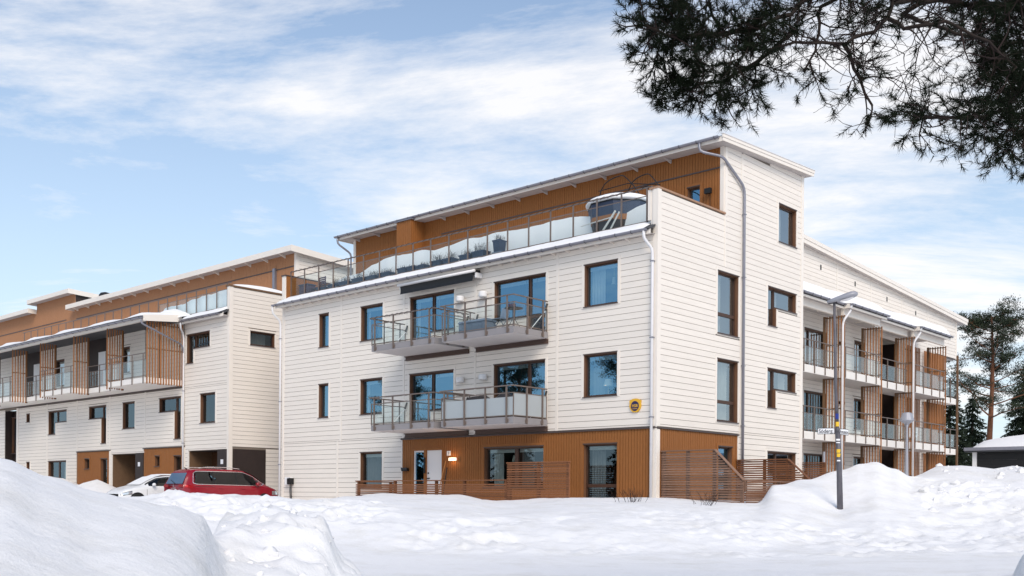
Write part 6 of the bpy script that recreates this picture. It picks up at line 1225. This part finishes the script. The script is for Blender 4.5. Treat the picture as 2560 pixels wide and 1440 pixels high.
    er = [.70, .80, .93, 1.05, 1.24, 1.5, 1.72, 1.95, 2.12, 2.5, 2.75, 3.0, 3.4, 3.8, 4.4]; ez = [5.02, 4.95, 4.62, 4.52, 4.50, 4.40, 4.34, 4.46, 4.44, 4.33, 4.30, 4.20, 4.05, 4.04, 4.1]
    lm = MB(); tw = MB(); V = []; F_ = []
    def rzd(p): d = p - CAM; return d.dot(RGT), p.z, d.dot(FWD)
    def ok(p):
        r, z, d = rzd(p); k = 7.5 / max(d, 3); return r * k > .70 and z > 1.7 + (np.interp(r * k, er, ez) - 1.7) * d / 7.5
    def shoot(p, d):
        n = rr.randint(1, 3)
        for k in range(n):
            q = p - d * (.032 * k); blades(V, F_, q, d, 24, .060, .0022, 2.4, rr)
    def twig(p, d, l, r, dep, dens):
        pts = [p]; v = d.copy(); n = 5
        for k in range(n):
            v = (v + Vector((rr.uniform(-.35, .35), rr.uniform(-.35, .35), rr.uniform(-.28, .30)))).normalized(); q = pts[-1] + v * l / n
            if not ok(q): break
            pts.append(q)
        if len(pts) < 3: return
        tw.tube(pts, [max(.0018, r * (1 - .75 * k / n)) for k in range(len(pts))], 4, caps=False)
        if dep > 0:
            for _ in range(rr.randint(2, 4)):
                b = pts[rr.randint(1, len(pts) - 1)]; s = Vector((rr.uniform(-1, 1), rr.uniform(-1, 1), rr.uniform(-.6, .55))).normalized(); twig(b, (v * .7 + s * .8).normalized(), l * rr.uniform(.45, .75), r * .6, dep - 1, dens)
        rr_, z_, d_ = rzd(pts[-1]); pr = min(1, dens * .78)
        if 1.95 < rr_ < 3.4 and z_ > 4.55: pr *= .34
        if rr.random() < pr: shoot(pts[-1], v)
    for pl, r0, dens in limbs:
        P_ = [Q(*p) for p in pl]; q = []
        for a, b in zip(P_, P_[1:]):
            n = max(2, int((b - a).length / .09))
            for k in range(n): q.append(a.lerp(b, k / n) + Vector((rr.uniform(-.012, .012), rr.uniform(-.012, .012), rr.uniform(-.012, .012))))
        q.append(P_[-1]); N_ = len(q); lm.tube(q, [r0 * .62 * (1 - .8 * k / N_) + .003 for k in range(N_)], 7)
        for k in range(2, N_):
            r_, z_, d_ = rzd(q[k])
            if z_ > 6.1 and k % 2: continue
            for _ in range(2 if dens > .9 else 1):
                if rr.random() > (.95 if dens >= .7 else .7): continue
                t = (q[k] - q[k - 2]).normalized(); s = Vector((rr.uniform(-1, 1), rr.uniform(-1, 1), rr.uniform(-.9, .6))).normalized(); f = k / N_
                twig(q[k], (t * .6 + s * .9).normalized(), rr.uniform(.22, .52) * (1.15 - .35 * f), .007, 2 if rr.random() < .8 else 1, dens)
        shoot(q[-1], (q[-1] - q[-3]).normalized())
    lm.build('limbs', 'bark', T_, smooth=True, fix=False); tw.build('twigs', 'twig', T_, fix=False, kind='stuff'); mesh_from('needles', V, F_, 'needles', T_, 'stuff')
near_pine()
def far_pine(label, base, h, seed, crown0=.45, rad=3.2, dens=1.0, group='pine trees', lean=(0, 0)):
    rr = random.Random(seed); b = Vector(base); T_ = thing('pine_tree', base, label, 'tree', group)
    top = b + Vector((lean[0], lean[1], h)); tr = MB(); pts = [b.lerp(top, t) + Vector((.12 * math.sin(t * 5 + seed), .12 * math.cos(t * 4 + seed), 0)) for t in np.linspace(0, 1, 9)]
    tr.tube(pts, [.26 * (1 - .85 * t) + .02 for t in np.linspace(0, 1, 9)], 9); tr.build('trunk', 'pine_bark', T_, smooth=True, fix=False)
    lb_ = MB(); V = []; F_ = []
    for k in range(int(34 * dens)):
        t = crown0 + (1 - crown0) * (rr.random() ** .8); p = b.lerp(top, t); a = rr.uniform(0, 6.283); L_ = rad * (1.15 - .55 * ((t - crown0) / (1 - crown0)) ** 1.5) * rr.uniform(.45, 1.0)
        d = Vector((math.cos(a), math.sin(a), rr.uniform(-.08, .55))).normalized(); q = [p]
        for s in range(5): d = (d + Vector((rr.uniform(-.3, .3), rr.uniform(-.3, .3), rr.uniform(-.15, .3)))).normalized(); q.append(q[-1] + d * L_ / 5)
        lb_.tube(q, [.07 * (1 - .16 * s) * (1.2 - t) + .012 for s in range(6)], 5)
        for s in range(2, 6):
            for _ in range(3 if s > 3 else 2):
                c = q[s] + Vector((rr.uniform(-.55, .55), rr.uniform(-.55, .55), rr.uniform(-.15, .3)))
                lb_.tube([q[s], c], .012, 3, caps=False); R_ = rr.uniform(.3, .6)
                for _b in range(46):
                    o = Vector((rr.gauss(0, .5), rr.gauss(0, .5), rr.gauss(0, .24))) * R_; blades(V, F_, c + o, Vector((rr.uniform(-1, 1), rr.uniform(-1, 1), rr.uniform(.0, 1.2))), 2, .17, .021, .9, rr)
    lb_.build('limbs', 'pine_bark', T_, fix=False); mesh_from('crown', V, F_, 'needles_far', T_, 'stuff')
def spruce(label, base, h, rad, seed, group='spruce trees'):
    rr = random.Random(seed); b = Vector(base); T_ = thing('spruce_tree', base, label, 'tree', group)
    tr = MB(); tr.tube([b, b + Vector((0, 0, h))], [.2, .02], 8); tr.build('trunk', 'bark', T_, fix=False); V = []; F_ = []
    z = .3
    while z < h - .2:
        f = 1 - z / h; n = int(5 + 9 * f)
        for k in range(n):
            a = rr.uniform(0, 6.283); L_ = rad * (f ** .8) * rr.uniform(.55, 1.05) + .12; dr_ = Vector((math.cos(a), math.sin(a), 0)); s = 0
            while s < L_:
                c = b + Vector((0, 0, z + .15 * L_ - .38 * s * s / max(L_, .3) + rr.uniform(-.05, .05))) + dr_ * s
                blades(V, F_, c, dr_ + Vector((0, 0, -.5)), 8, .34, .05, 1.5, rr); s += .20
        z += rr.uniform(.22, .36)
    mesh_from('crown', V, F_, 'spruce', T_, 'stuff')
far_pine('tall spreading pine with reddish trunk behind the end of the wing', (-6.45, 51.8, 1.4), 13.6, 4, .42, 3.9, 1.35)
far_pine('slimmer pine rising behind the black shed', (-2.0, 62.0, 1.4), 10.5, 9, .5, 3.0, .9)
spruce('dark spruce standing against the far corner of the wing', (-6.4, 43.5, 1.4), 8.4, 2.3, 1); spruce('pointed dark spruce right of the reddish pine trunk', (-8.4, 66.5, 1.4), 11.8, 2.9, 2); spruce('broad dark spruce behind the reddish pine trunk', (-9.6, 57.5, 1.4), 8.6, 3.0, 3)
spruce('low dark spruce filling the gap behind the shed roof', (-4.0, 58.0, 1.4), 5.6, 2.4, 6); spruce('dark spruce beyond the shed at the picture edge', (-1.0, 70.0, 1.4), 9.0, 3.2, 7)
for i, (x, y, h, lb) in enumerate(((-33, -30, 13.0, 'bushy'), (-40, -36, 14.5, 'tall straight'), (-27, -36, 12.5, 'shorter'), (-47, -31, 13.5, 'open crowned'), (-21, -41, 14.0, 'lone'), (-55, -38, 15, 'tallest'))):
    far_pine(lb + ' roadside pine across the street, mirrored in the facade windows', (x, y, .8), h, 30 + i, .35, 3.6, .7, group='roadside pines across the street')
for i, (x, y, h) in enumerate(((-24, -34, 7.5), (-30, -40, 8.5), (-36, -33, 7), (-43, -40, 9), (-50, -35, 8), (-58, -33, 8.5), (-66, -30, 9), (-74, -27, 9.5), (-84, -30, 10), (-95, -26, 10.5))):
    spruce(['low', 'broad', 'young', 'tall', 'dense', 'slim', 'dark', 'leaning', 'big', 'last'][i] + ' spruce in the row across the street, seen only as a window reflection', (x, y, .8), h, 2.6, 60 + i, group='spruces across the street')
